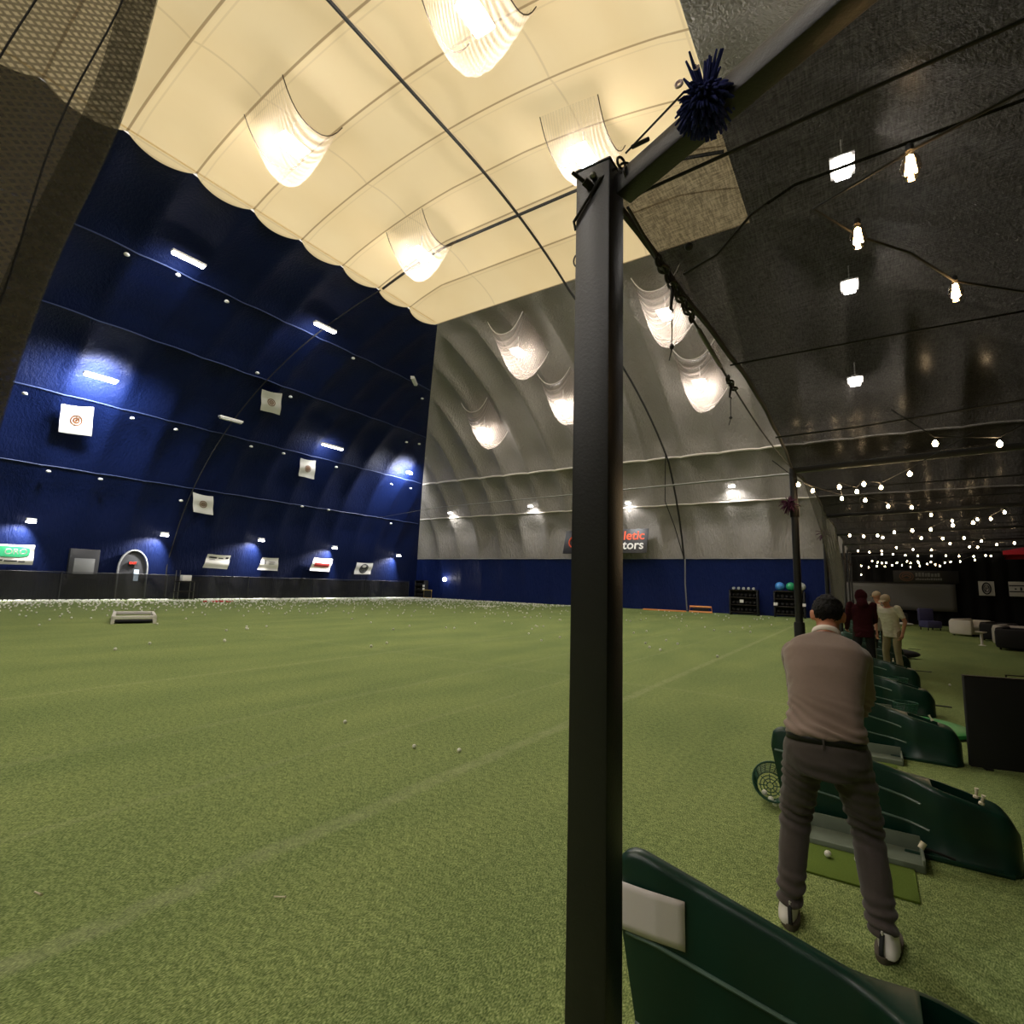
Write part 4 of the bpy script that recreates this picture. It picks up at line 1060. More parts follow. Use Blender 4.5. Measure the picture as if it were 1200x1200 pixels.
# cables and cords under the canopy
def cord(pts, r, lab, nm='support_cable', cat='cable', m='cable'):
    g = MB(); g.tube(pts, r, 6); o = g.build(nm, M[m]); tag(o, lab, cat)
def can_pt(x, y, dz=-0.06): return Vector((x, y, zc(y)+0.03+cslope(y)*(x+0.7)+dz))
cord([can_pt(-0.62,1.66,-0.05), can_pt(0.5,1.72,-0.05), can_pt(8,1.9,-0.05)], 0.006, 'support cable under the canopy just beyond the nearest beam')
cord([Vector((-0.58,2.12,3.0))+Vector((0,0,0.0)), Vector((-0.44,2.10,3.03)), Vector((-0.3,2.06,3.13)), Vector((-0.15,2.06,3.19)), can_pt(0.5,2.07,-0.02), can_pt(8,2.2,0)], 0.0055, 'dark looping support cable beside the small black ball')
cord([can_pt(-0.66,3.45,-0.05), can_pt(-0.5,3.5,-0.04), can_pt(0.8,3.7,-0.05), can_pt(8,3.9,0)], 0.006, 'support cable under the canopy midway to the second post')
cord([can_pt(-0.66,5.5,-0.06), can_pt(0.0,5.52,-0.06), can_pt(1.1,5.45,-0.04), can_pt(8,5.3,0)], 0.008, 'support cable under the canopy just before the second post')
for k, y in enumerate((9.3, 11.3, 15.2, 17.2, 21.2, 23.0)):
    cord([can_pt(-0.6,y,-0.05), can_pt(2,y,-0.07), can_pt(8,y,0)], 0.01, ['support cable just past the second post','second support cable past the second post','support cable just past the third post','second support cable past the third post','support cable just past the fourth post','farthest support cable under the canopy'][k])
g = MB(); g.ball((0,0,0), 0.017, 10); o = g.build('bungee_ball', M['blackrubber'], loc=(-0.53,2.02,3.05)); tag(o, 'small black bungee ball against the canopy near the nearest post', 'ball')
# yarn pom pom on the nearest beam
pp = BA[0].lerp(BA[1], 0.066)+Vector((-0.01,-0.045,0.0))
t = pompom(pp, 0.074, M['yarn'], 'navy blue yarn pom pom tied to the nearest beam', 330, 9, strand=0.0055, droop=1.0)
g = MB()
qq = random.Random(4)
for i in range(26):
    d = Vector((qq.gauss(0,0.3),qq.gauss(0,0.3),1)).normalized(); g.tube([(0,0,0.02), tuple(d*0.07), tuple(d*qq.uniform(0.10,0.135))], [0.004,0.006,0.003], 5)
g.build('tuft', M['yarn'], t)
for (p, r) in (((-0.055,-0.06,0.035),0.009),((-0.012,-0.045,0.075),0.006)):
    g = MB(); g.tube([(p[0]+r*math.cos(a),p[1],p[2]+r*math.sin(a)) for a in [2*PI*k/12 for k in range(12)]], r*0.45, 6, closed=True); g.build('ring_charm', M['pink'], t)
g = MB(); g.tube([Vector((-0.585,1.48,3.085)), pp+Vector((-0.05,-0.02,0.045))], 0.0035, 6); g.tube([Vector((-0.56,1.47,3.087)),Vector((-0.50,1.455,3.075))],0.007,6)
o = g.build('tie_wire', M['cable']); tag(o, 'thin tie wire from the post top to the navy pom pom', 'wire')

# grey drape hanging near the second post
t = thing('gathered_drape', 'grey netting drape gathered along the canopy edge past the second post', 'drape', (PXc,10,2))
def dr(u, v):
    yt = 7.6+u*9.4; yb = 12.6+u*5.0; f = v
    w_ = math.sin(f*PI/2)
    y = yt+(yb-yt)*(1-(1-f)**1.6)
    z = zc(yt)-0.01+(0.95-zc(yt))*f
    return Vector((PXc+0.06+0.055*math.sin(u*40+f*2)*w_+0.10*math.sin(f*PI), y, z))
g = MB(); g.grid(dr, 70, 20); g.build('netting', M['drape'], t, world=True, angle=180)

# near net hanging at the left
t = thing('hanging_net', 'honeycomb netting hanging close to the camera at the top left', 'net', (-0.9,0.2,2.2))
def nn(u, v):
    # u from far edge (hem) back, v from bottom up
    z = 1.55+v*1.45
    ye = 0.285-(2.62-z)*0.145*1.0
    return Vector((-0.9+0.02*math.sin(u*9+v*4), ye-u*0.9+0.006*math.sin(v*14), z))
g = MB(); g.grid(nn, 30, 30); o = g.build('netting', M['net'], t, world=True, angle=180)
uvl = o.data.uv_layers.new(name='uv')
for lp in o.data.loops: i, j = divmod(lp.vertex_index, 31); uvl.data[lp.index].uv = (i/30*0.9, j/30*1.45)
g = MB(); g.grid(lambda u, v: nn(u*0.045, v)+Vector((0.003,0.001,0)), 3, 30); o = g.build('hem_band', M['drape'], t, world=True, angle=180)
uvl = o.data.uv_layers.new(name='uv')
for (uu, nm) in ((0.05,'stitching'),(0.13,'stitching')):
    g = MB(); g.tube([nn(uu+0.012*math.sin(v*0.5), v/30)+Vector((0.004,0,0)) for v in range(31)], 0.0012, 4); g.build(nm, M['cable'], t, world=True)

# ------------------------------------------------------------------ string lights under the canopy
BULBS = [(0.14, 1.49, 2.72), (0.03, 1.75, 2.73), (0.31, 2.28, 2.74), (0.48, 4.94, 2.81), (0.88, 5.2, 2.82), (0.4, 6.27, 2.84), (-0.57, 6.49, 2.85), (0.03, 6.79, 2.86), (-0.2, 6.88, 2.86), (-0.47, 7.02, 2.86), (0.19, 7.14, 2.87), (-0.04, 7.33, 2.87), (-0.21, 7.94, 2.89), (0.04, 8.2, 2.89), (0.31, 9.1, 2.92), (0.59, 9.33, 2.92), (1.77, 10.57, 2.95), (0.91, 10.63, 2.96), (1.79, 11.76, 2.99), (1.62, 11.77, 2.99), (1.3, 11.86, 2.99), (1.64, 12.36, 3.0), (1.41, 12.82, 3.01), (1.16, 13.79, 3.04), (0.87, 14.05, 3.05), (0.57, 14.45, 3.06), (-0.28, 15.1, 3.07), (0.28, 15.39, 3.08), (-0.0, 15.6, 3.09), (0.4, 16.22, 3.1), (1.2, 16.66, 3.11), (2.06, 16.98, 3.12), (1.67, 17.19, 3.13), (2.59, 18.5, 3.16), (2.08, 19.81, 3.2), (3.47, 19.89, 3.2), (3.19, 20.45, 3.21), (2.74, 21.65, 3.24), (0.89, 21.72, 3.24), (3.0, 22.18, 3.26), (1.43, 23.42, 3.29), (1.98, 23.84, 3.3), (-0.21, 24.22, 3.31), (0.54, 24.39, 3.31), (0.16, 25.46, 3.34), (0.61, 27.8, 3.4), (1.01, 27.86, 3.4), (1.45, 28.29, 3.38), (2.82, 28.44, 3.37), (4.08, 28.48, 3.37), (1.89, 28.52, 3.37), (2.35, 28.59, 3.36), (3.26, 28.62, 3.36), (4.26, 28.65, 3.36), (3.74, 28.74, 3.35), (3.94, 30.08, 3.28), (0.28, 30.82, 3.26), (3.55, 30.96, 3.25), (2.04, 30.99, 3.25), (1.64, 31.0, 3.25), (3.24, 31.16, 3.25), (2.54, 31.29, 3.24), (0.5, 31.58, 3.24), (3.08, 31.71, 3.23), (1.28, 31.78, 3.23), (0.86, 31.92, 3.23), (2.15, 32.11, 3.23), (1.83, 32.12, 3.23), (0.69, 32.18, 3.23), (2.51, 32.74, 3.22), (2.85, 33.15, 3.21), (1.57, 33.92, 3.21), (1.16, 33.96, 3.21), (3.13, 34.26, 3.2), (2.33, 34.36, 3.2), (-0.19, 34.69, 3.2), (0.51, 35.0, 3.2), (0.89, 35.58, 3.2), (2.04, 36.07, 3.2), (0.15, 36.96, 3.21), (-0.23, 38.08, 2.81)]
near = BULBS[:3]
def bulb_mesh(r, h_):
    g = MB(); g.lathe([(0.001,-h_),(r*0.55,-h_*0.93),(r,-h_*0.6),(r*0.85,-h_*0.32),(r*0.4,-h_*0.08),(r*0.35,0)], 12); return g
bt = {}
rows = [BULBS[0:3]]
rest = BULBS[3:]
cuts = [2, 10, 16, 23, 31, 38, 47, 55, 63, 72, 79]
a = 0
for cc in cuts: rows.append(rest[a:cc]); a = cc
rows = [r for r in rows if r]
ords = ['nearest string of clear amber bulbs, hanging close overhead','second string of amber bulbs, between the nearest beam and second post','third string of amber bulbs, at the second post','fourth string of amber bulbs, just past the second post','fifth string of amber bulbs from the camera','sixth string of amber bulbs from the camera','seventh string of amber bulbs from the camera','eighth string of amber bulbs from the camera','ninth string of amber bulbs from the camera','tenth string of amber bulbs from the camera','eleventh string of amber bulbs from the camera','farthest string of amber bulbs before the end wall']
bulb0 = sock0 = None
for ri, row in enumerate(rows):
    cx = sum(p[0] for p in row)/len(row); cy = sum(p[1] for p in row)/len(row)
    t = thing('string_light', ords[ri], 'string light', (cx, cy, zc(cy)-0.1), 0, 'strings of amber bulbs under the canopy')
    srt = sorted(row, key=lambda p: p[0])
    g = MB()
    if ri == 0:
        top = {0:(0.14,1.49),1:(0.03,1.75),2:(0.31,2.28)}
        P = [Vector((1.2,1.45,3.0)), Vector((0.14,1.49,2.755)), Vector((-0.08,1.75,2.86))]
        Q = [Vector((-0.08,1.75,2.86)), Vector((0.03,1.75+0.06,2.765)), Vector((0.17,2.0,2.77)), Vector((0.31,2.28,2.775)), Vector((0.7,2.7,2.80)), Vector((1.6,3.4,3.1))]
        g.tube(P, 0.004, 6); g.tube(Q, 0.004, 6)
    else:
        pts = [Vector((srt[0][0]-0.25, srt[0][1], zc(srt[0][1])-0.05))]
        for p in srt: pts.append(Vector((p[0], p[1], p[2]+0.05)))
        pts.append(Vector((srt[-1][0]+0.5, srt[-1][1], zc(srt[-1][1])+0.0)))
        g.tube(pts, 0.005, 5)
    g.build('cord', M['cable'], t, world=True)
    for p in row:
        loc = Vector(p)-Vector(t.location)
        if ri == 0:
            bg = bulb_mesh(0.023, 0.078); o = bg.build('bulb', M['bulbglass'], t); o.location = loc+Vector((0,0,0.035))
            f = MB()
            for k in range(4): a_ = PI/2*k; f.tube([(0.004*math.cos(a_),0.004*math.sin(a_),-0.012),(0.010*math.cos(a_),0.010*math.sin(a_),-0.06)], 0.0032, 5)
            fo = f.build('filament', M['bulb'], o)
            s = MB(); s.lathe([(0.009,0.0),(0.0095,0.014),(0.005,0.02)], 10); s.build('socket', M['blackrubber'], o)
        else:
            rr = 0.025 if p[1] > 12 else 0.019
            kk = 'f' if p[1] > 12 else 'n'
            if kk not in bt:
                bg = bulb_mesh(rr, rr*2.6); o = bg.build('bulb', M['bulb'], t); bt[kk] = o
            else: o = bt[kk].copy(); C.objects.link(o); o.parent = t
            o.location = loc+Vector((0,0,rr*1.3))

# ------------------------------------------------------------------ end of the bays
def curtain(x0, x1, y, z0, z1, nm, m, lab, n=200):
    g = MB(); g.grid(lambda u, v: Vector((x0+(x1-x0)*u, y+0.06*math.sin(u*(x1-x0)*9), z0+(z1-z0)*v)), n, 3); o = g.build(nm, M[m], angle=180); return o
o = curtain(-1.3, 9.6, 39.3, 0, 4.2, 'end_curtain', 'blackcloth', ''); tag(o, 'black curtain closing the far end of the hitting bays', 'curtain')
o = curtain(0,0.01,0,0,0.01,'tmp','blackcloth',''); bpy.data.objects.remove(o)
g = MB(); g.grid(lambda u, v: Vector((9.55+0.06*math.sin(v*200), -3+v*42.3, u*3.6)), 3, 260); o = g.build('side_curtain', M['blackcloth'], angle=180); tag(o, 'black curtain behind the hitting bays along the right side', 'curtain')
t = thing('projection_screen', 'wide grey projection screen below the black banner at the end of the bays', 'screen', (1.4,39.0,0))
g = MB(); g.grid(lambda u, v: Vector((-2.72+5.5*u, 0.02*math.sin(u*5), 0.82+1.55*v)), 20, 6); g.build('screen_cloth', M['screen'], t, angle=180, solid=0.01)
g = MB(); g.tube([(-2.8,0,2.4),(2.86,0,2.4)], 0.03, 8); g.build('top_bar', M['darksteel'], t)
t = thing('black_banner', 'black banner with a round orange logo and grey lettering above the grey screen', 'banner', (2.6,38.95,0))
g = MB(); g.box(-1.25,1.75,-0.01,0.01,2.42,3.12,bev=0.004); g.build('cloth', M['signblack'], t)
g = MB()
for r in (0.17,0.26): g.tube([(-0.62+r*1.25*math.cos(a),-0.02,2.78+r*math.sin(a)) for a in [2*PI*k/20 for k in range(20)]], 0.022, 6, closed=True)
g.tube([(-0.78,-0.02,2.76),(-0.6,-0.02,2.84),(-0.46,-0.02,2.74)], 0.03, 6); g.build('round_logo', M['brownink'], t)
g = MB(); xx = -0.2; q = random.Random(5)
for k in range(8): w = q.uniform(0.1,0.17); g.box(xx,xx+w*0.75,-0.02,-0.012,2.78,2.78+q.uniform(0.16,0.24)); xx += w
xx = -0.2
for k in range(12): w = q.uniform(0.08,0.13); g.box(xx,xx+w*0.75,-0.02,-0.012,2.58,2.58+q.uniform(0.08,0.12)); xx += w
g.build('lettering_strokes', M['greyink'], t)
def poster(x, lab, kind):
    t = thing('wall_poster', lab, 'poster', (x,38.9,2.18), 0, None)
    g = MB(); g.box(-0.33,0.33,-0.012,0.012,-0.39,0.39,bev=0.004); g.build('sheet', M['vinyl'], t)
    g = MB()
    if kind == 0:
        for (a,c) in ((0.24,0.035),(0.15,0.02)): g.tube([(a*0.72*math.cos(q),-0.015,a*1.25*math.sin(q)) for q in [2*PI*k/22 for k in range(22)]], c, 6, closed=True)
        g.tube([(-0.04,-0.015,-0.16),(-0.02,-0.015,0.1),(0.07,-0.015,0.12),(0.05,-0.015,-0.02),(-0.03,-0.015,0.0)], 0.022, 6)
        g.build('oval_emblem', M['ink'], t)
    else:
        for z in (0.18,-0.14): g.box(-0.32,0.32,-0.02,-0.012,z-0.03,z+0.03)
        g.box(0.12,0.2,-0.02,-0.012,-0.08,0.1); g.box(-0.1,-0.02,-0.02,-0.012,-0.03,0.04); g.build('bars', M['ink'], t)
poster(5.48,'white poster with a dark oval emblem on the black end curtain',0)
poster(6.72,'white poster with two dark bars at the right edge on the black end curtain',1)
# red pop-up tent at the right
t = thing('pop_up_tent', 'red pop-up tent roof showing at the right edge under the bulbs', 'tent', (6.25,23.8,0.10), -0.18)
g = MB()
ctr = Vector((0.1,0,3.68)); cor = [Vector((-2.35,-1.4,3.08)),Vector((2.2,-1.4,3.08)),Vector((2.2,1.4,3.08)),Vector((-2.35,1.4,3.08))]
vs = [ctr]+cor+[c-Vector((0,0,0.12)) for c in cor]
g.add(vs, [(0,1,2),(0,2,3),(0,3,4),(0,4,1),(1,5,6,2),(2,6,7,3),(3,7,8,4),(4,8,5,1)]); g.build('roof', M['tent'], t, smooth=False)
for c in cor:
    g = MB(); g.tube([(-1.75 if c.x < 0 else c.x-0.05, c.y*0.97, 0),(-1.75 if c.x < 0 else c.x-0.05, c.y*0.97, 3.0)], 0.03, 6); g.build('leg', M['darksteel'], t)
# seating at the end of the aisle
def sofa(p, rz, m, lab, w=1.5):
    t = thing('sofa', lab, 'sofa', p, rz, None)
    g = MB(); g.box(-w/2,w/2,-0.4,0.35,0.08,0.42,bev=0.05); g.build('seat', m, t)
    g = MB(); g.box(-w/2,w/2,0.25,0.45,0.1,0.72,bev=0.07); g.build('backrest', m, t)
    for sx in (-1,1):
        g = MB(); g.box(sx*w/2-0.13,sx*w/2+0.13,-0.42,0.45,0.06,0.68,bev=0.1); g.build('arm', m, t)
    for sx in (-1,1):
        for sy in (-1,1): g = MB(); g.tube([(sx*(w/2-0.1),sy*0.35,0),(sx*(w/2-0.1),sy*0.35,0.09)],0.03,6); g.build('foot', M['black'], t)
sofa((3.75,31.0,0), 1.0, M['sofa'], 'white sofa with rounded arms near the grey screen', 1.5)
sofa((4.35,26.3,0), 1.2, M['sofa'], 'white sofa at the right edge of the photo', 1.4)
sofa((4.35,28.8,0), 1.2, M['darksofa'], 'dark sofa standing between the two white sofas', 1.5)
sofa((4.1,24.3,0), 1.25, M['darksofa'], 'dark sofa in the shadow nearest along the right side', 1.4)
sofa((0.9,38.3,0), 0.0, M['darksofa'], 'dark low sofa below the grey screen', 1.7)
t = thing('armchair', 'dim blue armchair in front of the grey screen', 'chair', (2.55,34.0,0), 0.5)
g = MB(); g.box(-0.35,0.35,-0.35,0.35,0.12,0.45,bev=0.06); g.build('seat', M['bluechair'], t)
g = MB(); g.box(-0.35,0.35,0.22,0.4,0.4,1.05,bev=0.06); g.build('backrest', M['bluechair'], t)
for sx in (-1,1):
    for sy in (-1,1): g = MB(); g.tube([(sx*0.28,sy*0.28,0),(sx*0.28,sy*0.28,0.13)],0.025,6); g.build('leg', M['black'], t)
t = thing('low_table', 'small white pedestal stand beside the right dark sofa', 'table', (3.3,25.2,0))
g = MB(); g.lathe([(0.12,0),(0.04,0.03),(0.04,0.42),(0.16,0.45),(0.16,0.48)], 16); g.build('stand', M['sofa'], t)
g = MB(); g.ball((0,0,0.12),0.35,12,(1.6,0.8,0.35)); o = g.build('equipment_bag', M['darksofa'], loc=(0.55,18.1,0)); tag(o, 'dark equipment bag on the turf beside the seventh divider', 'bag')
g = MB(); g.ball((0,0,0.1),0.3,12,(1.7,0.8,0.3)); o = g.build('golf_towel', M['vinyl'], loc=(1.55,37.0,0)); tag(o, 'pale crumpled cover on the floor below the grey screen', 'cover')
# ------------------------------------------------------------------ people
def fingers(hand, d, side, curl, r=0.0085, L=0.07):
    """five finger chains rooted in the palm; d = pointing direction, side = knuckle line direction, curl = direction they bend to"""
    out = []; d = Vector(d).normalized(); side = Vector(side).normalized(); curl = Vector(curl).normalized()
    for k, f in enumerate((0.92, 1.0, 0.95, 0.78)):
        a = Vector(hand)+side*(0.030-0.020*k)+d*0.03
        b1 = a+(d*0.8+curl*0.35).normalized()*L*0.5*f; b2 = b1+(d*0.25+curl).normalized()*L*0.42*f; b3 = b2+(curl*0.8-d*0.5).normalized()*L*0.28*f
        out += [('cap', a, b1, r*1.08, r), ('cap', b1, b2, r, r*0.95), ('cap', b2, b3, r*0.95, r*0.85)]
    a = Vector(hand)+side*0.030-d*0.015; b1 = a+(side*0.8+d*0.6+curl*0.3).normalized()*0.038; b2 = b1+(d*0.7+curl*0.7).normalized()*0.03
    out += [('cap', a, b1, r*1.3, r*1.15), ('cap', b1, b2, r*1.1, r*0.95)]
    return out

def head_blobs(Hc, Mh, s=1.0):
    """skull, jaw, nose, ears; Mh rotates head space (y forward, z up)"""
    T = lambda p: Vector(Hc)+Mh @ (Vector(p)*s)
    E = lambda c, sc: ('ell', T(c), tuple(q*s for q in sc), Mh.to_4x4())
    return [E((0,-0.012,0.022),(0.076,0.098,0.095)), E((0,0.022,-0.045),(0.060,0.070,0.068)), E((0,0.055,-0.085),(0.032,0.034,0.030)),
            ('cap', T((0,0.086,0.012)), T((0,0.106,-0.022)), 0.010*s, 0.015*s),
            ('cap', T((-0.030,0.078,0.028)), T((0.030,0.078,0.028)), 0.014*s, 0.014*s),
            ('cap', T((-0.018,0.085,-0.052)), T((0.018,0.085,-0.052)), 0.009*s, 0.009*s),
            E((-0.081,-0.008,-0.002),(0.012,0.020,0.033)), E((0.081,-0.008,-0.002),(0.012,0.020,0.033)),
            E((-0.088,-0.016,0.010),(0.007,0.016,0.022)), E((0.088,-0.016,0.010),(0.007,0.016,0.022))]

def golfer():
    t = thing('person', 'person bent over a golf shot, back turned, in taupe sweater and white shoes', 'person', (-0.215,3.27,0))
    nod = Matrix.Rotation(-0.62, 3, 'X') @ Matrix.Rotation(0.10, 3, 'Z')
    Hc = Vector((0.012,0.455,1.535))
    la, ra = Vector((-0.195,0.03,0.10)), Vector((0.200,0.02,0.10))
    lk, rk = Vector((-0.165,0.13,0.50)), Vector((0.155,0.13,0.50))
    lh, rh = Vector((-0.095,0.0,0.88)), Vector((0.095,0.0,0.88))
    lsh, rsh = Vector((-0.160,0.285,1.335)), Vector((0.160,0.285,1.325))
    lel, rel = Vector((-0.165,0.44,1.09)), Vector((0.170,0.44,1.08))
    lw, rw = Vector((-0.045,0.56,0.885)), Vector((0.020,0.555,0.845))
    torso = ('loft', [(Vector((0,-0.005,0.80)),0.155,0.110,0.0),(Vector((0,-0.005,0.90)),0.172,0.118,-0.05),(Vector((0,0.025,1.0)),0.150,0.100,-0.3),(Vector((0,0.09,1.12)),0.155,0.105,-0.5),(Vector((0,0.17,1.24)),0.175,0.112,-0.6),(Vector((0,0.245,1.335)),0.175,0.095,-0.65),(Vector((0,0.30,1.395)),0.11,0.07,-0.7)])
    body = [torso, ('cap', (0,0.30,1.37), Hc+Vector((0,-0.03,-0.05)), 0.060, 0.054)]+head_blobs(Hc, nod)
    for sh, el, w_ in ((lsh,lel,lw),(rsh,rel,rw)):
        body += [('cap', sh, el, 0.056, 0.043), ('cap', el, w_, 0.042, 0.028), ('cap', w_, w_+Vector((0.004,0.035,-0.045)), 0.030, 0.032)]
        body += fingers(w_+Vector((0.004,0.04,-0.05)), (0,0.25,-1), (0,1,0.25), (0.9 if sh.x < 0 else -0.9,0,0.1))
    for h_, k_, a_ in ((lh,lk,la),(rh,rk,ra)):
        body += [('cap', h_, k_, 0.085, 0.054), ('cap', k_, a_, 0.052, 0.038), ('cap', a_, a_+Vector((0,0.13,-0.055)), 0.036, 0.03)]
    organic('body', body, 0.0085, M['skin'], t, 3)
    # face details under the bowed head
    ey = MB(); T = lambda p: Hc+nod @ Vector(p)
    for sx in (-1, 1): ey.ball(T((0.030*sx,0.083,0.012)), 0.010, 8)
    ey.build('eye', M['rubber'], t)
    # hair: full on top, faded to the nape
    hb = [('ell', Hc+nod @ Vector((0,-0.014,0.040)), (0.083,0.106,0.090), nod.to_4x4()), ('ell', Hc+nod @ Vector((0,-0.045,0.010)), (0.076,0.078,0.078), nod.to_4x4()), ('ell', Hc+nod @ Vector((0,0.03,0.088)), (0.066,0.066,0.045), nod.to_4x4())]
    def hairfn(co, n):
        q = noise.noise(co*70); q2 = noise.noise(co*25)
        loc = nod.transposed() @ (co-Hc)
        f = 0.006*q+0.006*q2
        if loc.z < -0.02: f -= 0.007*min(1,(-0.02-loc.z)/0.035)
        if loc.y > 0.06 and loc.z < 0.05: f -= 0.03
        return co+n*f
    organic('hair', hb, 0.006, M['hair'], t, 2, hairfn)
    # sweater
    sw = [('loft', [(Vector((0.0,0.003,0.945)),0.186,0.141,-0.12),(Vector((0,0.006,0.968)),0.187,0.141,-0.18),(Vector((0,0.04,1.03)),0.170,0.122,-0.35),(Vector((0,0.095,1.12)),0.174,0.122,-0.5),(Vector((0,0.165,1.225)),0.190,0.126,-0.6),(Vector((0,0.235,1.325)),0.208,0.112,-0.65),(Vector((0,0.285,1.390)),0.172,0.082,-0.7),(Vector((0.004,0.315,1.425)),0.078,0.066,-0.75)])]
    for sh, el, w_ in ((lsh,lel,lw),(rsh,rel,rw)):
        sw += [('ell', sh+Vector((0,-0.01,0.0)), (0.060,0.070,0.062), Matrix.Identity(4)), ('cap', sh, el, 0.066, 0.054), ('cap', el, w_.lerp(el,0.06), 0.053, 0.038)]
    def wr(co, n):
        d = 0.0; hem = max(0.15, min(1.0, (co.z-0.93)/0.09))
        low = max(0, min(1, (1.16-co.z)/0.22))
        # slanting folds gathered towards the hem
        a = co.z*1.0+co.x*0.34
        d += low*0.018*math.sin(a*150+3*noise.noise(Vector((co.x*5,co.y*5,co.z*6))))*(0.5+0.5*noise.noise(Vector((co.x*7+3,co.y*3,co.z*9))))
        d += 0.016*noise.noise(Vector((co.x*9+co.z*6, co.y*7, co.z*5)))*(0.35+low)
        if abs(co.x) > 0.15 and co.z > 1.0: d += 0.006*math.sin(co.z*60+co.y*40)*noise.noise(co*6)
        return co+n*d*hem
    organic('sweater', sw, 0.0085, M['sweater'], t, 14, wr)
    # collar
    g = MB(); n = 28; cc = Vector((0.006,0.325,1.437)); tl = Matrix.Rotation(-0.78, 3, 'X')
    for (r0_, r1_, z0_, z1_) in ((0.066,0.060,-0.012,0.028),(0.072,0.0665,-0.016,0.024)):
        vs = []; fs = []
        for i in range(n):
            a = 2*PI*i/n
            for (r_, z_) in ((r0_,z0_),(r1_,z1_)): vs.append(cc+tl @ Vector((r_*1.08*math.cos(a), r_*math.sin(a), z_)))
        for i in range(n): j = (i+1) % n; fs.append((2*i,2*j,2*j+1,2*i+1))
        g.add(vs, fs)
    g.build('collar', M['collar'], t, solid=0.003)
    # trousers
    tr = [('loft', [(Vector((0,0.0,0.76)),0.150,0.115,0.0),(Vector((0,-0.012,0.84)),0.182,0.130,-0.03),(Vector((0,-0.010,0.91)),0.178,0.128,-0.08),(Vector((0,0.005,0.975)),0.163,0.113,-0.15)])]
    for h_, k_, a_ in ((lh,lk,la),(rh,rk,ra)):
        s_ = -1 if h_.x < 0 else 1
        tr += [('cap', h_+Vector((0,-0.012,0.0)), h_.lerp(k_,0.5), 0.102, 0.090), ('cap', h_.lerp(k_,0.5), k_, 0.090, 0.077), ('cap', k_, k_.lerp(a_,0.55), 0.075, 0.071), ('cap', k_.lerp(a_,0.55), a_+Vector((0,-0.005,0.015)), 0.071, 0.058)]
    def wt(co, n):
        d = 0.007*noise.noise(Vector((co.x*6,co.y*6,co.z*12)))
        for zz, am_ in ((0.52,1.0),(0.14,1.3),(0.74,0.7)):
            f = math.exp(-((co.z-zz)/0.085)**2); d += 0.008*am_*f*math.sin(co.z*115+co.x*28+4*noise.noise(co*7))
        return co+n*d
    organic('trousers', tr, 0.0085, M['trouser'], t, 5, wt)
    # belt with loop
    def ringp(z, rx, ry, yc, tilt): return [Vector((rx*math.copysign(abs(math.cos(a))**0.85, math.cos(a)), yc+ry*math.copysign(abs(math.sin(a))**0.85, math.sin(a)), z+tilt*math.sin(a)-0.018*math.cos(a)*0)) for a in [2*PI*i/40 for i in range(40)]]
    g = MB(); ra_, rb_ = ringp(0.925,0.182,0.132,0.0,-0.012), ringp(0.962,0.174,0.126,0.002,-0.016)
    g.add(ra_+rb_, [(i,(i+1) % 40,40+(i+1) % 40,40+i) for i in range(40)]); g.build('belt', M['belt'], t, solid=0.004)
    g = MB(); g.box(-0.004,0.004,-0.142,-0.132,0.915,0.965,bev=0.001); g.build('belt_loop', M['trouser'], t)
    # shoes
    for a_, s_, rz in ((la,-1,0.16),(ra,1,-0.22)):
        Mz = Matrix.Translation(Vector((a_.x,a_.y-0.035,0))) @ Matrix.Rotation(rz, 4, 'Z')
        TT = lambda x,y,z: Mz @ Vector((x,y,z))
        sh = organic('shoe', [('loft',[(TT(0,0.09,0.024),0.046,0.145,0.0),(TT(0,0.085,0.05),0.045,0.135,0.0),(TT(0,0.07,0.075),0.040,0.105,0.0),(TT(0,0.035,0.10),0.036,0.062,0.0),(TT(0,0.03,0.122),0.040,0.052,0.0)])], 0.006, M['shoe'], t, 4)
        g = MB(); vs = []
        pr = [(0.052*math.cos(q)*(1.0 if math.sin(q) < 0 else 0.95), 0.09+0.152*math.sin(q)) for q in [2*PI*k/30 for k in range(30)]]
        for z in (0.0, 0.012, 0.03):
            for (x, y) in pr: f = 0.97 if z == 0 else 1.0; vs.append(TT(x*f, 0.09+(y-0.09)*f, z))
        fs = [(k*30+i, k*30+(i+1) % 30, (k+1)*30+(i+1) % 30, (k+1)*30+i) for k in range(2) for i in range(30)]+[tuple(range(30)), tuple(60+i for i in range(30))]
        g.add(vs, fs); g.build('sole', M['sole'], sh)
        g = MB(); g.grid(lambda u, v: TT(-0.010+0.020*u, -0.062+0.038*v**1.6-0.0035+0.004*abs(u-0.5)*2, 0.036+0.078*v), 4, 8); g.build('heel_stripe', M['black'], sh, solid=0.003)
        g = MB(); g.tube([TT(0,-0.026,0.108),TT(0,-0.030,0.128)], 0.0045, 6); g.build('pull_tab', M['shoe'], sh)
    # club held in front of the body
    c = thing('golf_club', 'golf club held by the golfer, head resting behind the right leg', 'golf club', (-0.215,3.27,0))
    top = Vector((-0.03,0.565,0.93)); tip = Vector((0.185,0.93,0.035))
    d = (tip-top).normalized()
    g = MB(); g.tube([top-d*0.06, top+d*0.2], [0.0135,0.011], 10); g.build('grip', M['blackrubber'], c)
    g = MB(); g.tube([top+d*0.2, tip], [0.006,0.0045], 8); g.build('shaft', M['steel'], c)
    g = MB(); g.box(-0.075,0.005,-0.012,0.012,-0.022,0.03,Matrix.Translation(tip) @ Matrix.Rotation(-0.3,4,'X'),0.006); g.build('club_head', M['steel'], c)
golfer()

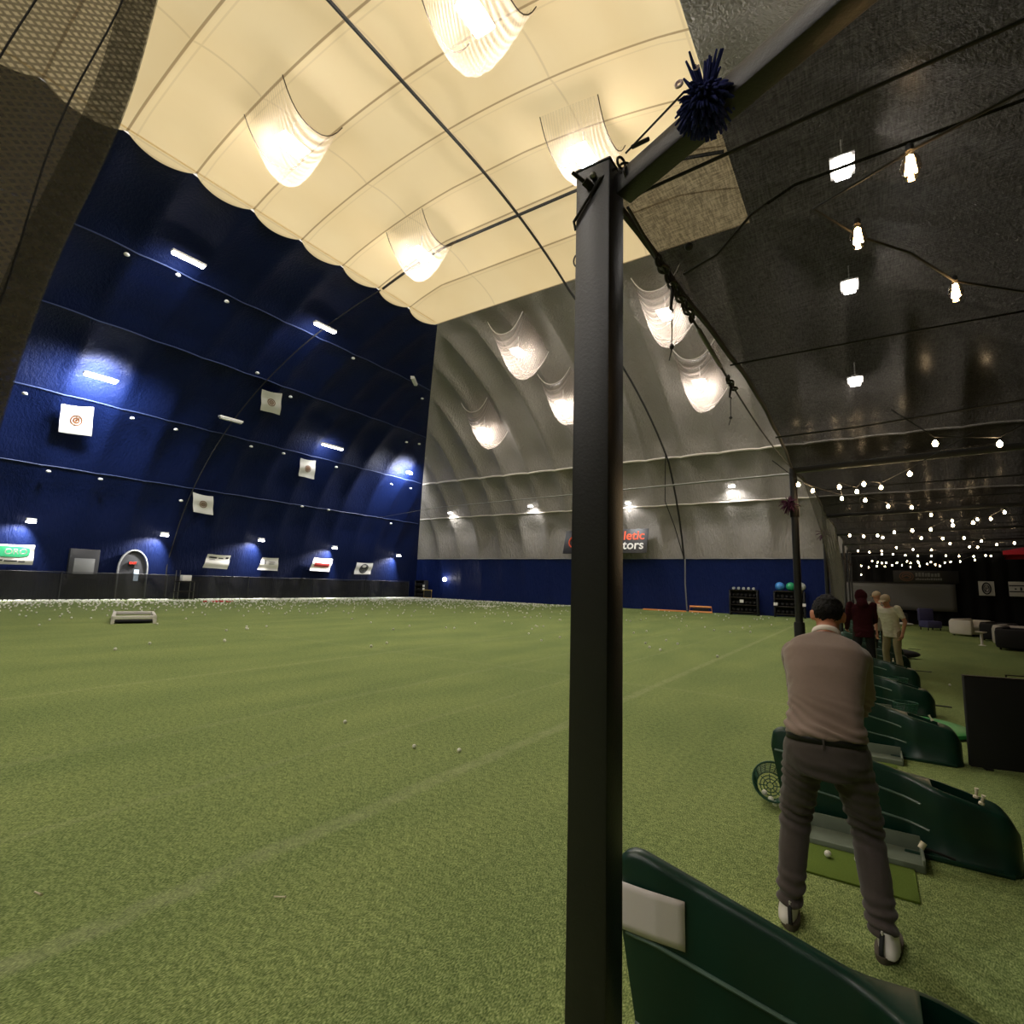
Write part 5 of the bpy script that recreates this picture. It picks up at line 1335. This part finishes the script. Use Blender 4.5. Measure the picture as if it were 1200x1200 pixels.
def standing(lab, loc, rz, scale, top, pants, hairm, skin, sleeves='short', cap=None, lean=0.0, arm_r=None, arm_l=None, hood=False):
    t = thing('person', lab, 'person', loc, rz)
    s = scale; V = lambda x,y,z: Vector((x,y,z))*s
    nod = Matrix.Rotation(-0.25-lean, 3, 'X'); Hc = V(0,0.04+lean*0.55,1.60-lean*0.12)
    sh = [V(-0.19,0.0+lean*0.45,1.42), V(0.19,0.0+lean*0.45,1.42)]
    el = [V(*(arm_l[0] if arm_l else (-0.25,0.0,1.13))), V(*(arm_r[0] if arm_r else (0.25,0.0,1.13)))]
    wr_ = [V(*(arm_l[1] if arm_l else (-0.25,0.09,0.88))), V(*(arm_r[1] if arm_r else (0.25,0.09,0.88)))]
    hp = [V(-0.09,0,0.92), V(0.09,0,0.92)]; kn = [V(-0.12,0.05,0.50), V(0.12,0.05,0.50)]; an = [V(-0.13,0,0.09), V(0.13,0,0.09)]
    tor = [(V(0,0,0.82),0.150*s,0.105*s,0),(V(0,0,0.92),0.168*s,0.112*s,0),(V(0,lean*0.1,1.03),0.145*s,0.098*s,-lean*0.5),(V(0,lean*0.25,1.18),0.155*s,0.105*s,-lean),(V(0,lean*0.4,1.34),0.175*s,0.105*s,-lean),(V(0,lean*0.5,1.43),0.14*s,0.08*s,-lean)]
    body = [('loft', tor), ('cap', V(0,lean*0.5,1.40), Hc+V(0,-0.02,-0.05), 0.055*s, 0.052*s)]+head_blobs(Hc, nod, s)
    for i in (0, 1):
        body += [('cap', sh[i], el[i], 0.052*s, 0.040*s), ('cap', el[i], wr_[i], 0.039*s, 0.027*s)]
        dd = (wr_[i]-el[i]).normalized(); body += [('cap', wr_[i], wr_[i]+dd*0.06*s, 0.03*s, 0.032*s)]+fingers(wr_[i]+dd*0.06*s, dd, (0,1,0), (1 if i == 0 else -1,0.2,0), 0.0095*s, 0.075*s)
        body += [('cap', hp[i], kn[i], 0.08*s, 0.052*s), ('cap', kn[i], an[i], 0.05*s, 0.036*s), ('cap', an[i], an[i]+V(0,0.14,-0.05), 0.036*s, 0.03*s)]
    organic('body', body, 0.0115, M[skin], t, 2)
    tp = [('loft', [(V(0,0,0.80),0.165*s,0.122*s,0),(V(0,0,0.92),0.178*s,0.125*s,0)]+[(c, rx*1.1+0.004, ry*1.14+0.006, p) for (c, rx, ry, p) in tor[2:]])]
    for i in (0, 1):
        tp += [('cap', sh[i], el[i] if sleeves == 'long' else sh[i].lerp(el[i],0.62), 0.066*s, 0.058*s)]
        if sleeves == 'long': tp += [('cap', el[i], wr_[i], 0.056*s, 0.042*s)]
    if hood: tp += [('ell', Hc+V(0,-0.03,0.01), (0.112*s,0.125*s,0.125*s), Matrix.Identity(4)), ('cap', V(0,-0.05,1.43), Hc+V(0,-0.04,-0.05), 0.10*s, 0.09*s)]
    organic('top', tp, 0.011, M[top], t, 4, lambda co, n: co+n*(0.009*noise.noise(co*9)+0.006*noise.noise(Vector((co.x*20,co.y*10,co.z*26)))))
    pn = [('loft', [(V(0,0,0.80),0.152*s,0.112*s,0),(V(0,0,0.93),0.170*s,0.117*s,0)])]
    for i in (0, 1): pn += [('cap', hp[i], kn[i], 0.092*s, 0.068*s), ('cap', kn[i], an[i]+V(0,0,0.02), 0.066*s, 0.056*s)]
    organic('trousers', pn, 0.011, M[pants], t, 4, lambda co, n: co+n*(0.008*noise.noise(co*8)))
    if cap:
        g = MB(); g.ball(Hc+nod @ V(0,-0.012,0.045), 0.1*s, 12, (0.88,1.1,0.85), nod.to_4x4())
        g.build('cap', M[cap], t); b2 = MB(); b2.ball(Hc+nod @ V(0,0.115,0.045), 0.07*s, 10, (1.0,1.1,0.12), nod.to_4x4()); b2.build('cap_peak', M[cap], t)
    elif not hood:
        organic('hair', [('ell', Hc+nod @ V(0,-0.018,0.04), (0.086*s,0.108*s,0.092*s), nod.to_4x4())], 0.01, M[hairm], t, 2)
    e = MB()
    for sx in (-1, 1): e.ball(Hc+nod @ V(0.030*sx,0.084,0.010), 0.009*s, 6)
    e.build('eye', M['black'], t)
    for i in (0, 1):
        g = MB(); g.ball(an[i]+V(0,0.06,-0.045), 0.06*s, 10, (0.8,2.3,0.75)); g.build('shoe', M['sole'], t)
    return t
standing('person in a dark maroon hooded sweatshirt standing with back turned in a bay', (-0.10,12.95,0), 0.15, 1.03, 'maroon', 'darkpants', 'hair', 'skinlight', 'long', None, 0.10, ((0.22,0.15,1.12),(0.10,0.36,1.0)), ((-0.25,0.06,1.12),(-0.24,0.25,0.95)), True)
pw = standing('person in a cream t-shirt and pale cap looking down, holding a club', (0.40,14.05,0), 2.6, 0.99, 'tshirt', 'beige', 'hair', 'skinlight', 'short', 'cap', 0.22, ((0.27,0.10,1.12),(0.20,0.20,0.86)), ((-0.30,0.05,1.14),(-0.26,0.10,0.88)))
standing('person in a pale grey shirt and cap standing behind the one in the cream t-shirt', (0.22,15.75,0), 0.5, 1.02, 'greyshirt', 'darkpants', 'hair', 'skinlight', 'short', 'cap', 0.05)
c = thing('golf_club', 'golf club held upright by the person in the cream t-shirt', 'golf club', (0.40,14.05,0))
Mr = Matrix.Rotation(2.6, 3, 'Z'); h_ = Mr @ Vector((0.205,0.235,0.80))
g = MB(); g.tube([h_+Vector((0,0,0.12)), h_+Vector((0,0,-0.12))], [0.014,0.012], 8); g.build('grip', M['blackrubber'], c)
g = MB(); g.tube([h_+Vector((0,0,-0.12)), Vector((h_.x,h_.y-0.03,0.03))], 0.007, 8); g.build('shaft', M['steel'], c)
g = MB(); g.box(-0.045,0.045,-0.015,0.015,-0.02,0.03,Matrix.Translation(Vector((h_.x-0.03,h_.y-0.03,0.035))),0.006); g.build('club_head', M['steel'], c)

# ------------------------------------------------------------------ world, lights, camera
w = bpy.data.worlds.new('sky'); bpy.context.scene.world = w; w.use_nodes = True
bg = w.node_tree.nodes['Background']; bg.inputs[0].default_value = (1.0,0.95,0.85,1); bg.inputs[1].default_value = 0.66

sc = bpy.context.scene
cam = bpy.data.cameras.new('camera'); co = bpy.data.objects.new('camera', cam); C.objects.link(co)
F = 620.0; yaw, tilt, roll = map(math.radians, (33.8, 7.7, 1.7))
f0 = Vector((-math.sin(yaw), math.cos(yaw), 0)); r0 = Vector((math.cos(yaw), math.sin(yaw), 0)); u0 = Vector((0,0,1))
fw = f0*math.cos(tilt)+u0*math.sin(tilt); up = u0*math.cos(tilt)-f0*math.sin(tilt)
rr = r0*math.cos(roll)+up*math.sin(roll); uu = up*math.cos(roll)-r0*math.sin(roll)
Mc = Matrix((rr, uu, -fw)).transposed().to_4x4(); Mc.translation = Vector((0,0,1.68)); co.matrix_world = Mc
cam.sensor_width = 36; cam.lens = 36*F/1200; cam.clip_start = 0.02; cam.clip_end = 300
sc.camera = co
vs_ = sc.view_settings; vs_.view_transform = 'Standard'; vs_.look = 'None'; vs_.exposure = 0.62; vs_.gamma = 1.0; vs_.use_curve_mapping = False
cy = sc.cycles
cy.max_bounces = 8; cy.diffuse_bounces = 4; cy.glossy_bounces = 3; cy.transmission_bounces = 4; cy.transparent_max_bounces = 16
cy.sample_clamp_indirect = 4.0; cy.use_denoising = True; cy.caustics_reflective = False; cy.caustics_refractive = False
